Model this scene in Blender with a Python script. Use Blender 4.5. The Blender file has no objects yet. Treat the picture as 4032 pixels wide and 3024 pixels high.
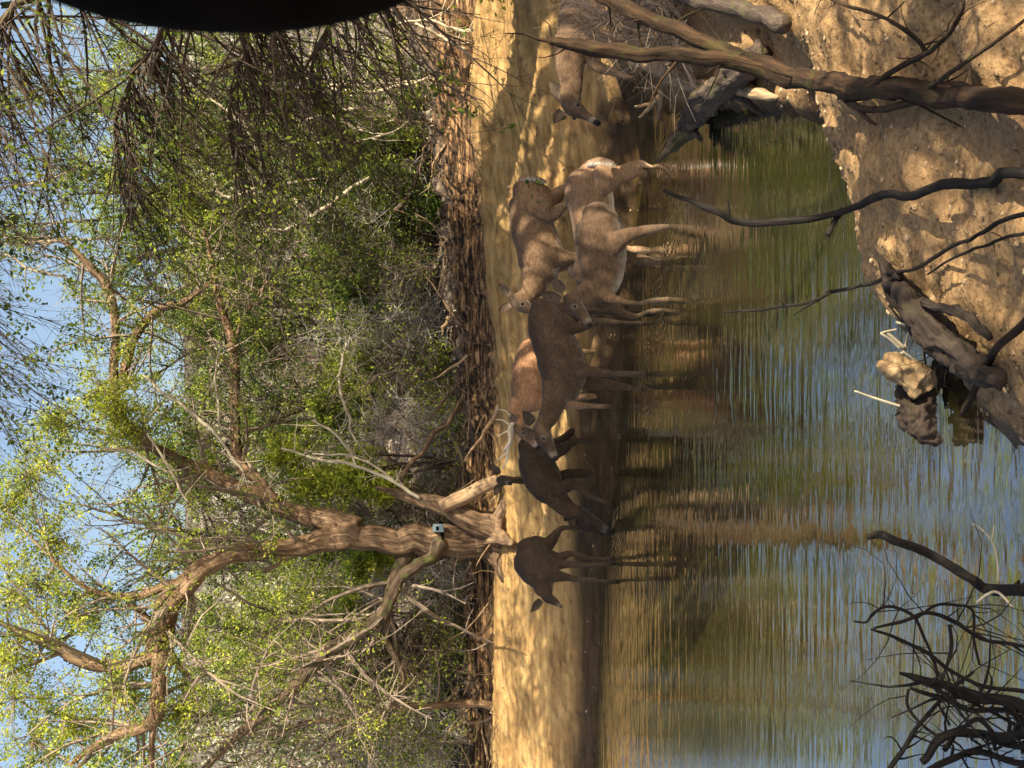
import bpy, math, random
import numpy as np
from mathutils import Vector, Matrix

R_ = math.radians
rng = np.random.default_rng(11)
C = bpy.context.scene.collection
scene = bpy.context.scene

# ------------------------------------------------------------------ camera
# the photograph is a portrait picture stored on its side: world "up" is the left edge
FPX = 5000.0          # focal length in pixels of the 4032 px wide photograph
CAMH = 2.2
PITCH = R_(7.66)
camd = bpy.data.cameras.new('camera')
cam = bpy.data.objects.new('camera', camd); C.objects.link(cam)
Fv = Vector((0, math.cos(PITCH), -math.sin(PITCH)))
Uv = Vector((0, math.sin(PITCH), math.cos(PITCH)))
Rv = Vector((1, 0, 0))
m = Matrix((( -Uv.x, Rv.x, -Fv.x, 0), (-Uv.y, Rv.y, -Fv.y, 0), (-Uv.z, Rv.z, -Fv.z, CAMH), (0, 0, 0, 1)))
cam.matrix_world = m
camd.sensor_width = 36.0
camd.lens = 36.0 * FPX / 4032.0
camd.clip_start = 0.05
camd.clip_end = 600
camd.dof.use_dof = True
camd.dof.focus_distance = 9.6
camd.dof.aperture_fstop = 18.0
scene.camera = cam

# ------------------------------------------------------------------ light
SUN = Vector((0.62, -0.52, 0.66)).normalized()      # direction towards the sun
w = bpy.data.worlds.new("World"); scene.world = w; w.use_nodes = True
nt = w.node_tree; nt.nodes.clear()
sky = nt.nodes.new('ShaderNodeTexSky'); sky.sky_type = 'NISHITA'; sky.sun_disc = False
sky.sun_elevation = math.asin(SUN.z)
sky.sun_rotation = math.atan2(SUN.x, SUN.y)
sky.air_density = 1.0; sky.dust_density = 4.0; sky.ozone_density = 1.2
bg = nt.nodes.new('ShaderNodeBackground'); bg.inputs['Strength'].default_value = 0.10
ow = nt.nodes.new('ShaderNodeOutputWorld')
nt.links.new(sky.outputs[0], bg.inputs[0]); nt.links.new(bg.outputs[0], ow.inputs[0])
sd = bpy.data.lights.new('sun', 'SUN'); sd.energy = 5.0; sd.angle = R_(0.5); sd.color = (1.0, 0.89, 0.70)
so = bpy.data.objects.new('sun', sd); C.objects.link(so)
so.rotation_euler = SUN.to_track_quat('Z', 'Y').to_euler()
scene.view_settings.view_transform = 'Standard'
scene.view_settings.look = 'None'
scene.view_settings.gamma = 1.0
scene.view_settings.exposure = 1.2
scene.cycles.max_bounces = 6
scene.cycles.transparent_max_bounces = 6

# ------------------------------------------------------------------ pixel -> place
def P(x, y, d):
    """photo pixel -> world point whose world Y is d"""
    a = (1512.0 - y) / FPX; b = (2016.0 - x) / FPX
    v = Fv + Rv * a + Uv * b
    t = d / v.y
    return np.array((v.x * t, v.y * t, CAMH + v.z * t))
def W(x, y, z0=0.0):
    a = (1512.0 - y) / FPX; b = (2016.0 - x) / FPX
    v = Fv + Rv * a + Uv * b
    t = (z0 - CAMH) / v.z
    return np.array((v.x * t, v.y * t, z0))
def PX(d):           # metres per photo pixel at distance d
    return d / FPX
def nrm(v):
    v = np.asarray(v, float); return v / (np.linalg.norm(v, axis=-1, keepdims=True) + 1e-12)

# ------------------------------------------------------------------ noise
def _h(ix, iy, iz):
    n = (ix * 374761393 + iy * 668265263 + iz * 1274126177) & 0xFFFFFFFF
    n = ((n ^ (n >> 13)) * 1103515245) & 0xFFFFFFFF
    n = (n ^ (n >> 16)) & 0xFFFFFFFF
    return n / 4294967295.0
def vnoise(p):
    p = np.asarray(p, float); i = np.floor(p).astype(np.int64); f = p - i; f = f * f * (3 - 2 * f)
    out = 0
    for dx in (0, 1):
        wx = f[..., 0] if dx else 1 - f[..., 0]
        for dy in (0, 1):
            wy = f[..., 1] if dy else 1 - f[..., 1]
            for dz in (0, 1):
                wz = f[..., 2] if dz else 1 - f[..., 2]
                out = out + wx * wy * wz * _h(i[..., 0] + dx, i[..., 1] + dy, i[..., 2] + dz)
    return out * 2 - 1
def fbm(p, o=4, g=0.5):
    s = 0; a = 1.0; p = np.asarray(p, float)
    for k in range(o):
        s = s + a * vnoise(p * (2 ** k) + 17.3 * k); a *= g
    return s
def sstep(a, b, x):
    t = np.clip((x - a) / (b - a), 0, 1); return t * t * (3 - 2 * t)

# ------------------------------------------------------------------ mesh making
class M:
    """gathers vertices and faces (arrays); build() links ONE mesh object"""
    def __init__(s):
        s.v = []; s.f = []; s.n = 0; s.bark = []; s.tint = []
    def add(s, v, faces, mat=0, bark=None, tint=None):
        v = np.asarray(v, float).reshape(-1, 3); faces = np.asarray(faces)
        s.v.append(v); s.f.append((faces + s.n, mat)); s.n += len(v)
        s.bark.append(v if bark is None else bark.reshape(-1, 3))
        s.tint.append(np.full(len(v), 0.5) if tint is None else tint)
    def build(s, name, mats, parent=None, smooth=True, inv=None):
        me = bpy.data.meshes.new(name)
        v = np.concatenate(s.v).astype(np.float32)
        if parent is not None:
            l = parent.location; v = v - np.array((l.x, l.y, l.z), np.float32)
        tot = np.concatenate([np.full(len(f), f.shape[1]) for f, _ in s.f]).astype(np.int32)
        loops = np.concatenate([f.ravel() for f, _ in s.f]).astype(np.int32)
        mi = np.concatenate([np.full(len(f), mm) for f, mm in s.f]).astype(np.int32)
        st = np.concatenate([[0], np.cumsum(tot)[:-1]]).astype(np.int32)
        me.vertices.add(len(v)); me.vertices.foreach_set('co', v.ravel())
        me.loops.add(len(loops)); me.loops.foreach_set('vertex_index', loops)
        me.polygons.add(len(tot)); me.polygons.foreach_set('loop_start', st); me.polygons.foreach_set('loop_total', tot)
        me.polygons.foreach_set('material_index', mi)
        me.polygons.foreach_set('use_smooth', np.full(len(tot), smooth, bool))
        a = me.attributes.new('bark', 'FLOAT_VECTOR', 'POINT'); a.data.foreach_set('vector', np.concatenate(s.bark).astype(np.float32).ravel())
        a = me.attributes.new('tint', 'FLOAT', 'POINT'); a.data.foreach_set('value', np.concatenate(s.tint).astype(np.float32))
        for mt in (mats if isinstance(mats, (list, tuple)) else [mats]): me.materials.append(mt)
        me.update(calc_edges=True); me.validate()
        o = bpy.data.objects.new(name, me); C.objects.link(o)
        if parent is not None: o.parent = parent
        return o

def tubes(P3, Rr, sides, rough=0.0, cap=True, lat=None, flat=1.0, seed=0.0):
    """P3 (n,k,3) polylines, Rr (n,k) radii -> verts, quads, bark vectors.  lat: fixed lateral axis, flat: lateral/other radius"""
    P3 = np.asarray(P3, float); Rr = np.asarray(Rr, float)
    n, k, _ = P3.shape
    T = nrm(np.gradient(P3, axis=1))
    if lat is None:
        ref = np.zeros((n, 1, 3)); mt = nrm(T.mean(axis=1))
        pick = np.abs(mt).argmin(axis=1); ref[np.arange(n), 0, pick] = 1
        A = nrm(np.cross(T, np.broadcast_to(ref, T.shape)))
        B = np.cross(T, A)
    else:
        L = np.broadcast_to(np.asarray(lat, float), T.shape)
        B = nrm(np.cross(L, T)); A = nrm(np.cross(T, B))
    th = np.arange(sides) / sides * 2 * np.pi
    ca = np.cos(th)[None, None, :, None]; sa = np.sin(th)[None, None, :, None]
    fl = np.asarray(flat, float)
    if fl.ndim == 0: fl = np.full((n, k), float(fl))
    ra = (Rr * fl)[:, :, None, None]; rb = Rr[:, :, None, None]
    seg = np.concatenate([np.zeros((n, 1)), np.cumsum(np.linalg.norm(np.diff(P3, axis=1), axis=2), axis=1)], axis=1)
    if rough:
        af = 1.0 if sides < 14 else 2.2
        q = np.stack(np.broadcast_arrays(np.cos(th)[None, None, :] * af, np.sin(th)[None, None, :] * af, (seg / (Rr.mean() * 8 + 1e-6))[:, :, None] + seed), axis=-1)
        q2 = np.stack(np.broadcast_arrays(np.cos(th)[None, None, :] * .7, np.sin(th)[None, None, :] * .7, (seg / (Rr.mean() * 4 + 1e-6))[:, :, None] + seed), axis=-1)
        mul = 1 + rough * (.75 * fbm(q + seed, 3) + .45 * fbm(q2 + seed + 9, 2) + (0 if sides < 24 else .28) * fbm(q * np.array((2.6, 2.6, 6.0)) + seed, 3))[..., None]
    else: mul = 1.0
    V = P3[:, :, None, :] + (A[:, :, None, :] * ca * ra + B[:, :, None, :] * sa * rb) * mul
    bark = np.stack(np.broadcast_arrays(np.cos(th)[None, None, :] * Rr[:, :, None], np.sin(th)[None, None, :] * Rr[:, :, None], seg[:, :, None] + (np.arange(n) * 3.7)[:, None, None]), axis=-1)
    idx = np.arange(n * k * sides).reshape(n, k, sides)
    a = idx[:, :-1, :]; b = idx[:, 1:, :]
    q = np.stack([a, np.roll(a, -1, axis=2), np.roll(b, -1, axis=2), b], axis=-1).reshape(-1, 4)
    return V.reshape(-1, 3), q, bark.reshape(-1, 3)

def smooth_path(pts, rad, n=None):
    pts = np.asarray(pts, float); rad = np.asarray(rad, float); k = len(pts)
    if k < 3 and n is None: n = 6
    if n is None: n = (k - 1) * 8 + 1
    t = np.linspace(0, k - 1, n); i = np.clip(np.floor(t).astype(int), 0, k - 2); f = (t - i)[:, None]
    g = lambda j: pts[np.clip(j, 0, k - 1)]
    p0 = np.where((i == 0)[:, None], 2 * g(0) - g(1), g(i - 1)); p1 = g(i); p2 = g(i + 1)
    p3 = np.where((i >= k - 2)[:, None], 2 * g(k - 1) - g(k - 2), g(i + 2))
    q = 0.5 * (2 * p1 + (p2 - p0) * f + (2 * p0 - 5 * p1 + 4 * p2 - p3) * f ** 2 + (3 * p1 - p0 - 3 * p2 + p3) * f ** 3)
    return q, np.interp(t, np.arange(k), rad)

def limb(mb, pts, rad, sides=10, rough=0.10, wob=0.0, mat=0, capends=True, gnarl=0.0, gf=14.0, n=None):
    p, r = smooth_path(pts, rad, n)
    if wob: p = p + np.stack([fbm(p * 6 + 3, 2), fbm(p * 6 + 31, 2), fbm(p * 6 + 71, 2)], axis=-1) * wob * r[:, None] * 3
    if capends:
        d0 = nrm(p[0] - p[1]); d1 = nrm(p[-1] - p[-2])
        p = np.concatenate([[p[0] + d0 * r[0] * .25], p, [p[-1] + d1 * r[-1] * .25]]); r = np.concatenate([[r[0] * .05], r, [r[-1] * .05]])
    v, q, bk = tubes(p[None], r[None], sides, rough, seed=float(rng.random() * 50))
    if gnarl:
        c = np.repeat(p, sides, axis=0); rid = 1 - 2.4 * np.abs(fbm(v * gf, 4, .6)); rid2 = fbm(v * gf * 3.3, 3)
        v = c + (v - c) * (1 + gnarl * rid + gnarl * .45 * rid2)[:, None]
    mb.add(v, q, mat, bark=bk)
    return p, r

def sprout(paths, n, lo, hi, spread=0.9, up=0.0, r0=0.45, k=5, curl=0.25, tmin=0.25, bias=None, taper=0.25, minr=0.0015):
    """paths: list of (pts,rads).  n children -> array (n,k,3),(n,k)"""
    wts = np.array([np.linalg.norm(np.diff(p, axis=0), axis=1).sum() for p, _ in paths]); wts = wts / wts.sum()
    ch = rng.choice(len(paths), n, p=wts)
    O = np.zeros((n, 3)); T = np.zeros((n, 3)); R0 = np.zeros(n)
    u = tmin + (1 - tmin) * rng.random(n) ** 0.8
    for j in range(n):
        p, r = paths[ch[j]]; kk = len(p); t = u[j] * (kk - 1); i = min(int(t), kk - 2); f = t - i
        O[j] = p[i] * (1 - f) + p[i + 1] * f; T[j] = p[i + 1] - p[i]; R0[j] = r[i]
    T = nrm(T); D = nrm(T * 0.6 + rng.normal(size=(n, 3)) * spread + np.array((0, 0, up)))
    if bias is not None: D = nrm(D + np.asarray(bias))
    L = lo + (hi - lo) * rng.random(n) ** 1.5
    R1 = np.maximum(np.minimum(R0 * r0, L * 0.02 + 0.002), minr)
    s = L / (k - 1); Pn = np.zeros((n, k, 3)); Pn[:, 0] = O; d = D
    bend = rng.normal(size=(n, 3)) * curl
    for j in range(1, k):
        Pn[:, j] = Pn[:, j - 1] + d * s[:, None]
        d = nrm(d + bend / (k - 1) * 2 + rng.normal(size=(n, 3)) * curl * 0.35 + np.array((0, 0, up * 0.12)))
    Rn = R1[:, None] * np.linspace(1, taper, k)[None]
    return Pn, Rn
def aslist(Pn, Rn): return [(Pn[i], Rn[i]) for i in range(len(Pn))]

def leaves(centers, n_each, spread, size, tint=None, elong=2.0, droop=0.0):
    """small pointed leaf faces round the given centres"""
    centers = np.asarray(centers, float); N = len(centers) * n_each
    c = np.repeat(centers, n_each, axis=0) + rng.normal(size=(N, 3)) * (np.repeat(np.broadcast_to(spread, (len(centers),)), n_each)[:, None])
    a = nrm(rng.normal(size=(N, 3)) + np.array((0, 0, -droop))); b = nrm(np.cross(a, rng.normal(size=(N, 3))))
    s = size * (0.55 + 0.9 * rng.random(N))[:, None]
    V = np.stack([c - a * s * elong * .5, c + b * s * .5, c + a * s * elong * .5, c - b * s * .5], axis=1).reshape(-1, 3)
    F = np.arange(N * 4).reshape(N, 4)
    tb = np.repeat(rng.random(len(centers)), n_each) if tint is None else np.repeat(np.broadcast_to(tint, (len(centers),)), n_each)
    t = np.clip(tb + rng.normal(size=N) * 0.13, 0, 1)
    return V, F, np.repeat(t, 4)

# ------------------------------------------------------------------ tags
def tag(o, label, cat, group=None, kind=None):
    o['label'] = label; o['category'] = cat
    if group: o['group'] = group
    if kind: o['kind'] = kind
    return o
def struct(o, kind='structure', label=None):
    o['kind'] = kind
    if label: o['label'] = label
    return o
def empty(name, loc, label, cat, group=None):
    o = bpy.data.objects.new(name, None); C.objects.link(o); o.location = tuple(float(c) for c in loc); o.empty_display_size = .1
    return tag(o, label, cat, group)

# ------------------------------------------------------------------ materials
def mat(name):
    mt = bpy.data.materials.new(name); mt.use_nodes = True; n = mt.node_tree.nodes
    return mt, mt.node_tree, n['Principled BSDF'], n['Material Output']
def N_(t, kind, **kw):
    nd = t.nodes.new(kind)
    for k, v in kw.items():
        if k.startswith('i_'):
            key = k[2:]; key = int(key) if key.isdigit() else key
            nd.inputs[key].default_value = v
        else: setattr(nd, k, v)
    return nd
def ramp(t, src, stops):
    r = t.nodes.new('ShaderNodeValToRGB'); e = r.color_ramp.elements
    while len(e) < len(stops): e.new(0.5)
    for i, (p, c) in enumerate(stops): e[i].position = p; e[i].color = (*c, 1)
    t.links.new(src, r.inputs[0]); return r.outputs[0]
def scaled(t, src, sc):
    mp = t.nodes.new('ShaderNodeMapping'); mp.inputs['Scale'].default_value = sc; t.links.new(src, mp.inputs[0]); return mp.outputs[0]
def noise(t, vec, scale, detail=4, rough=.6):
    n = t.nodes.new('ShaderNodeTexNoise'); n.inputs['Scale'].default_value = scale; n.inputs['Detail'].default_value = detail; n.inputs['Roughness'].default_value = rough
    t.links.new(vec, n.inputs['Vector']); return n
def mixc(t, fac, a, b, mode='MIX'):
    mx = t.nodes.new('ShaderNodeMix'); mx.data_type = 'RGBA'; mx.blend_type = mode
    for s, v in ((0, fac), (6, a), (7, b)):
        if hasattr(v, 'is_linked') or hasattr(v, 'links'): t.links.new(v, mx.inputs[s])
        else: mx.inputs[s].default_value = v if s == 0 else (*v, 1)
    return mx.outputs[2]
def bump(t, b, h, strength, dist, prev=None):
    bn = t.nodes.new('ShaderNodeBump'); bn.inputs['Strength'].default_value = strength; bn.inputs['Distance'].default_value = dist
    t.links.new(h, bn.inputs['Height'])
    if prev is not None: t.links.new(prev, bn.inputs['Normal'])
    t.links.new(bn.outputs[0], b.inputs['Normal']); return bn.outputs[0]

def bark_mat(name, dark, mid, light, moss=0.0, sc=1.0, bs=.8):
    mt, t, b, o = mat(name)
    at = N_(t, 'ShaderNodeAttribute', attribute_name='bark')
    v1 = scaled(t, at.outputs['Vector'], (38 * sc, 38 * sc, 5 * sc))
    n1 = noise(t, v1, 1.0, 5, .65)
    gc = t.nodes.new('ShaderNodeTexCoord')
    n2 = noise(t, gc.outputs['Object'], 3.5, 3)
    c = ramp(t, n1.outputs[0], [(.30, dark), (.5, mid), (.68, light)])
    c = mixc(t, ramp(t, n2.outputs[0], [(.35, (0, 0, 0)), (.7, (.45, .45, .45))]), c, light)
    if moss:
        n3 = noise(t, gc.outputs['Object'], 9, 4)
        c = mixc(t, ramp(t, n3.outputs[0], [(.56, (0, 0, 0)), (.64, (moss, moss, moss))]), c, (.10, .13, .02))
    t.links.new(c, b.inputs['Base Color']); b.inputs['Roughness'].default_value = .9
    b.inputs['Specular IOR Level'].default_value = .2
    bump(t, b, n1.outputs[0], bs, .02)
    return mt
BARK = bark_mat('bark_cedar', (.014, .009, .006), (.11, .066, .036), (.33, .22, .13), 0, 1, 1.0)
BARK_MOSS = bark_mat('bark_mossy', (.012, .009, .006), (.060, .041, .025), (.19, .135, .085), .5)
BARK_DARK = bark_mat('bark_dark', (.018, .013, .010), (.06, .043, .032), (.13, .095, .07), .25)
BARK_TAN = bark_mat('bark_bare_tan', (.12, .07, .035), (.28, .18, .095), (.46, .33, .19), 0, .8, .4)
TWIG_GREY = bark_mat('twig_grey', (.07, .05, .035), (.19, .145, .105), (.34, .27, .20), 0, 2, .2)
TWIG_ASH = bark_mat('twig_ash', (.20, .17, .14), (.40, .35, .31), (.60, .55, .50), 0, 2, .2)
TWIG_DARK = bark_mat('twig_dark', (.02, .016, .012), (.06, .048, .036), (.12, .09, .065), 0, 2, .2)
TWIG_PALE = bark_mat('twig_pale', (.25, .20, .12), (.42, .36, .24), (.60, .53, .38), 0, 2, .2)
WET = bark_mat('wet_wood', (.004, .0035, .003), (.011, .009, .007), (.030, .023, .018), .03, 1, .9)

def leaf_mat(name, stops, trans=.35):
    mt, t, b, o = mat(name)
    at = N_(t, 'ShaderNodeAttribute', attribute_name='tint')
    c = ramp(t, at.outputs['Fac'], stops)
    t.links.new(c, b.inputs['Base Color']); b.inputs['Roughness'].default_value = .55; b.inputs['Specular IOR Level'].default_value = .3
    tr = t.nodes.new('ShaderNodeBsdfTranslucent'); t.links.new(c, tr.inputs[0])
    ms = t.nodes.new('ShaderNodeMixShader'); ms.inputs[0].default_value = trans
    t.links.new(b.outputs[0], ms.inputs[1]); t.links.new(tr.outputs[0], ms.inputs[2]); t.links.new(ms.outputs[0], o.inputs[0])
    return mt
LEAF = leaf_mat('juniper_leaf', [(0, (.03, .05, .012)), (.35, (.09, .14, .022)), (.65, (.28, .36, .04)), (1, (.58, .60, .07))], .5)
LEAF_DK = leaf_mat('oak_leaf', [(0, (.02, .035, .012)), (.5, (.05, .075, .02)), (.85, (.12, .16, .03)), (1, (.32, .34, .05))], .3)
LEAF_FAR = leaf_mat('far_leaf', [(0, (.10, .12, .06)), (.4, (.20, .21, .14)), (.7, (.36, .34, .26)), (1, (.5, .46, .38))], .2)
LITTER = leaf_mat('dry_leaf', [(0, (.08, .05, .03)), (.5, (.27, .20, .13)), (1, (.62, .54, .44))], .1)

# ground
def ground_mat():
    mt, t, b, o = mat('ground')
    g = t.nodes.new('ShaderNodeNewGeometry'); pos = g.outputs['Position']
    sep = t.nodes.new('ShaderNodeSeparateXYZ'); t.links.new(pos, sep.inputs[0])
    zone = N_(t, 'ShaderNodeAttribute', attribute_name='zone')       # 0 sand, 1 rubble soil, 2 ledge, 3 woodland floor
    wet_shade = N_(t, 'ShaderNodeAttribute', attribute_name='wet_shade')
    nl = noise(t, scaled(t, pos, (1.1, 7.0, 12.0)), 1.6, 6, .62)      # streaks along the bank
    nf = noise(t, pos, 45, 5, .7); nb = noise(t, pos, 2.2, 4)
    sand = ramp(t, nl.outputs[0], [(.30, (.15, .082, .030)), (.42, (.30, .175, .062)), (.54, (.42, .262, .095)), (.72, (.58, .39, .165))])
    sand = mixc(t, ramp(t, nf.outputs[0], [(.3, (.6, .6, .6)), (.55, (0, 0, 0))]), sand, (.30, .19, .09))
    rub = ramp(t, nf.outputs[0], [(.32, (.04, .024, .012)), (.43, (.26, .155, .065)), (.58, (.37, .235, .105)), (.74, (.50, .345, .18))])
    rub = mixc(t, ramp(t, nb.outputs[0], [(.4, (0, 0, 0)), (.7, (.5, .5, .5))]), rub, (.30, .175, .08))
    nl2 = noise(t, scaled(t, pos, (2.0, 14.0, 22.0)), 1.6, 6, .7)
    led = ramp(t, nl2.outputs[0], [(.42, (.014, .009, .006)), (.50, (.09, .05, .025)), (.59, (.30, .17, .075)), (.70, (.60, .40, .20))])
    nw = noise(t, pos, 6, 7, .75)
    wood = ramp(t, nw.outputs[0], [(.38, (.02, .014, .010)), (.50, (.09, .066, .048)), (.60, (.20, .155, .115)), (.74, (.34, .28, .22))])
    def zfac(lo, hi):
        mr = N_(t, 'ShaderNodeMapRange'); mr.inputs[1].default_value = lo; mr.inputs[2].default_value = hi
        t.links.new(zone.outputs['Fac'], mr.inputs[0]); return mr.outputs[0]
    c = mixc(t, zfac(0, 1), sand, rub); c = mixc(t, zfac(1, 2), c, led); c = mixc(t, zfac(2, 3), c, wood)
    c = mixc(t, wet_shade.outputs['Fac'], c, mixc(t, 1.0, c, (.16, .15, .145), 'MULTIPLY'))
    t.links.new(c, b.inputs['Base Color'])
    mr = N_(t, 'ShaderNodeMapRange'); mr.inputs[3].default_value = .92; mr.inputs[4].default_value = .45
    t.links.new(wet_shade.outputs['Fac'], mr.inputs[0]); t.links.new(mr.outputs[0], b.inputs['Roughness'])
    b.inputs['Specular IOR Level'].default_value = .25
    n1 = bump(t, b, nl.outputs[0], .55, .05); n2 = bump(t, b, nf.outputs[0], .55, .015, n1)
    return mt

RINGS = [tuple(W(*q)[:2]) for q in ((2625, 668), (2618, 706), (2640, 890), (2635, 1040), (2600, 1180), (2590, 1222), (2545, 1474), (2540, 1540), (2440, 2100), (2420, 2220))]
def water_mat():
    mt, t, b, o = mat('water')
    g = t.nodes.new('ShaderNodeNewGeometry'); pos = g.outputs['Position']
    nb = noise(t, scaled(t, pos, (.7, 1.2, 1)), 1.2, 3)
    body = ramp(t, nb.outputs[0], [(.3, (.006, .006, .002)), (.55, (.026, .023, .006)), (.75, (.014, .014, .005))])
    n1 = noise(t, scaled(t, pos, (3.2, 17, 1)), 1.0, 2, .5)
    n2 = noise(t, scaled(t, pos, (1.4, 6.0, 1)), 1.0, 2, .5)
    n3 = noise(t, scaled(t, pos, (9, 42, 1)), 1.0, 2, .5)
    rings = None
    for (cx, cy) in RINGS:
        vd = N_(t, 'ShaderNodeVectorMath', operation='DISTANCE'); t.links.new(pos, vd.inputs[0]); vd.inputs[1].default_value = (cx, cy, 0)
        ml = N_(t, 'ShaderNodeMath', operation='MULTIPLY'); t.links.new(vd.outputs['Value'], ml.inputs[0]); ml.inputs[1].default_value = 120
        sn = N_(t, 'ShaderNodeMath', operation='SINE'); t.links.new(ml.outputs[0], sn.inputs[0])
        fa = N_(t, 'ShaderNodeMapRange'); t.links.new(vd.outputs['Value'], fa.inputs[0]); fa.inputs[1].default_value = .02; fa.inputs[2].default_value = .34; fa.inputs[3].default_value = 1; fa.inputs[4].default_value = 0
        pr = N_(t, 'ShaderNodeMath', operation='MULTIPLY'); t.links.new(sn.outputs[0], pr.inputs[0]); t.links.new(fa.outputs[0], pr.inputs[1])
        if rings is None: rings = pr.outputs[0]
        else:
            ad = N_(t, 'ShaderNodeMath', operation='ADD'); t.links.new(rings, ad.inputs[0]); t.links.new(pr.outputs[0], ad.inputs[1]); rings = ad.outputs[0]
    b.inputs['Roughness'].default_value = .9; t.links.new(body, b.inputs['Base Color']); b.inputs['Specular IOR Level'].default_value = 0
    bp = t.nodes.new('ShaderNodeBump'); bp.inputs['Strength'].default_value = 1; bp.inputs['Distance'].default_value = .0042; t.links.new(n1.outputs[0], bp.inputs['Height'])
    bp2 = t.nodes.new('ShaderNodeBump'); bp2.inputs['Strength'].default_value = 1; bp2.inputs['Distance'].default_value = .007; t.links.new(n2.outputs[0], bp2.inputs['Height']); t.links.new(bp.outputs[0], bp2.inputs['Normal'])
    bp3 = t.nodes.new('ShaderNodeBump'); bp3.inputs['Strength'].default_value = 1; bp3.inputs['Distance'].default_value = .0004; t.links.new(n3.outputs[0], bp3.inputs['Height']); t.links.new(bp2.outputs[0], bp3.inputs['Normal'])
    gl = t.nodes.new('ShaderNodeBsdfGlossy'); gl.inputs['Roughness'].default_value = .04; gl.inputs['Color'].default_value = (.97, .97, .95, 1)
    bp4 = t.nodes.new('ShaderNodeBump'); bp4.inputs['Strength'].default_value = 1; bp4.inputs['Distance'].default_value = .0016; t.links.new(rings, bp4.inputs['Height']); t.links.new(bp3.outputs[0], bp4.inputs['Normal']); bp3 = bp4
    t.links.new(bp3.outputs[0], gl.inputs['Normal'])
    fr = t.nodes.new('ShaderNodeFresnel'); fr.inputs[0].default_value = 8.0; t.links.new(bp3.outputs[0], fr.inputs['Normal'])
    ms = t.nodes.new('ShaderNodeMixShader'); t.links.new(fr.outputs[0], ms.inputs[0]); t.links.new(b.outputs[0], ms.inputs[1]); t.links.new(gl.outputs[0], ms.inputs[2])
    t.links.new(ms.outputs[0], o.inputs[0])
    return mt

def plain(name, col, rough=.6, spec=.4):
    mt, t, b, o = mat(name); gc = t.nodes.new('ShaderNodeTexCoord'); n = noise(t, gc.outputs['Object'], 30, 4)
    c = ramp(t, n.outputs[0], [(.3, tuple(x * .7 for x in col)), (.7, tuple(min(1, x * 1.2) for x in col))])
    t.links.new(c, b.inputs['Base Color']); b.inputs['Roughness'].default_value = rough; b.inputs['Specular IOR Level'].default_value = spec
    return mt

# ------------------------------------------------------------------ pond outline and terrain
shore_px = [(2336, 3024), (2350, 2700), (2364, 2400), (2385, 2150), (2420, 1900), (2440, 1700), (2462, 1500), (2470, 1300), (2480, 1100), (2500, 900), (2530, 650), (2545, 470),
            (2700, 430), (2900, 425), (3120, 430), (3250, 430), (3310, 560), (3370, 700), (3430, 900), (3480, 1050), (3520, 1250), (3620, 1340), (3850, 1430), (3930, 1600), (4010, 1740)]
poly = [W(*p)[:2] for p in shore_px]
left = poly[0]
poly = [np.array((-14., 11.6)), np.array((-7., 11.2))] + poly + [np.array((-.28, 3.5)), np.array((-1., 3.1)), np.array((-6., 2.4)), np.array((-14., 3.))]
poly = np.array(poly)
def pond_sd(x, y):
    """distance to the pond outline, positive outside"""
    p = np.stack([x, y], -1); d = np.full(x.shape, 1e9); ins = np.zeros(x.shape, bool)
    n = len(poly)
    for i in range(n):
        a = poly[i]; b = poly[(i + 1) % n]; e = b - a; q = p - a
        t = np.clip((q @ e) / (e @ e), 0, 1); dd = q - t[..., None] * e
        d = np.minimum(d, np.sqrt((dd ** 2).sum(-1)))
        c1 = (a[1] > y) != (b[1] > y)
        xx = (b[0] - a[0]) * (y - a[1]) / (b[1] - a[1] + 1e-12) + a[0]
        ins ^= c1 & (x < xx)
    return np.where(ins, -d, d)
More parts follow.
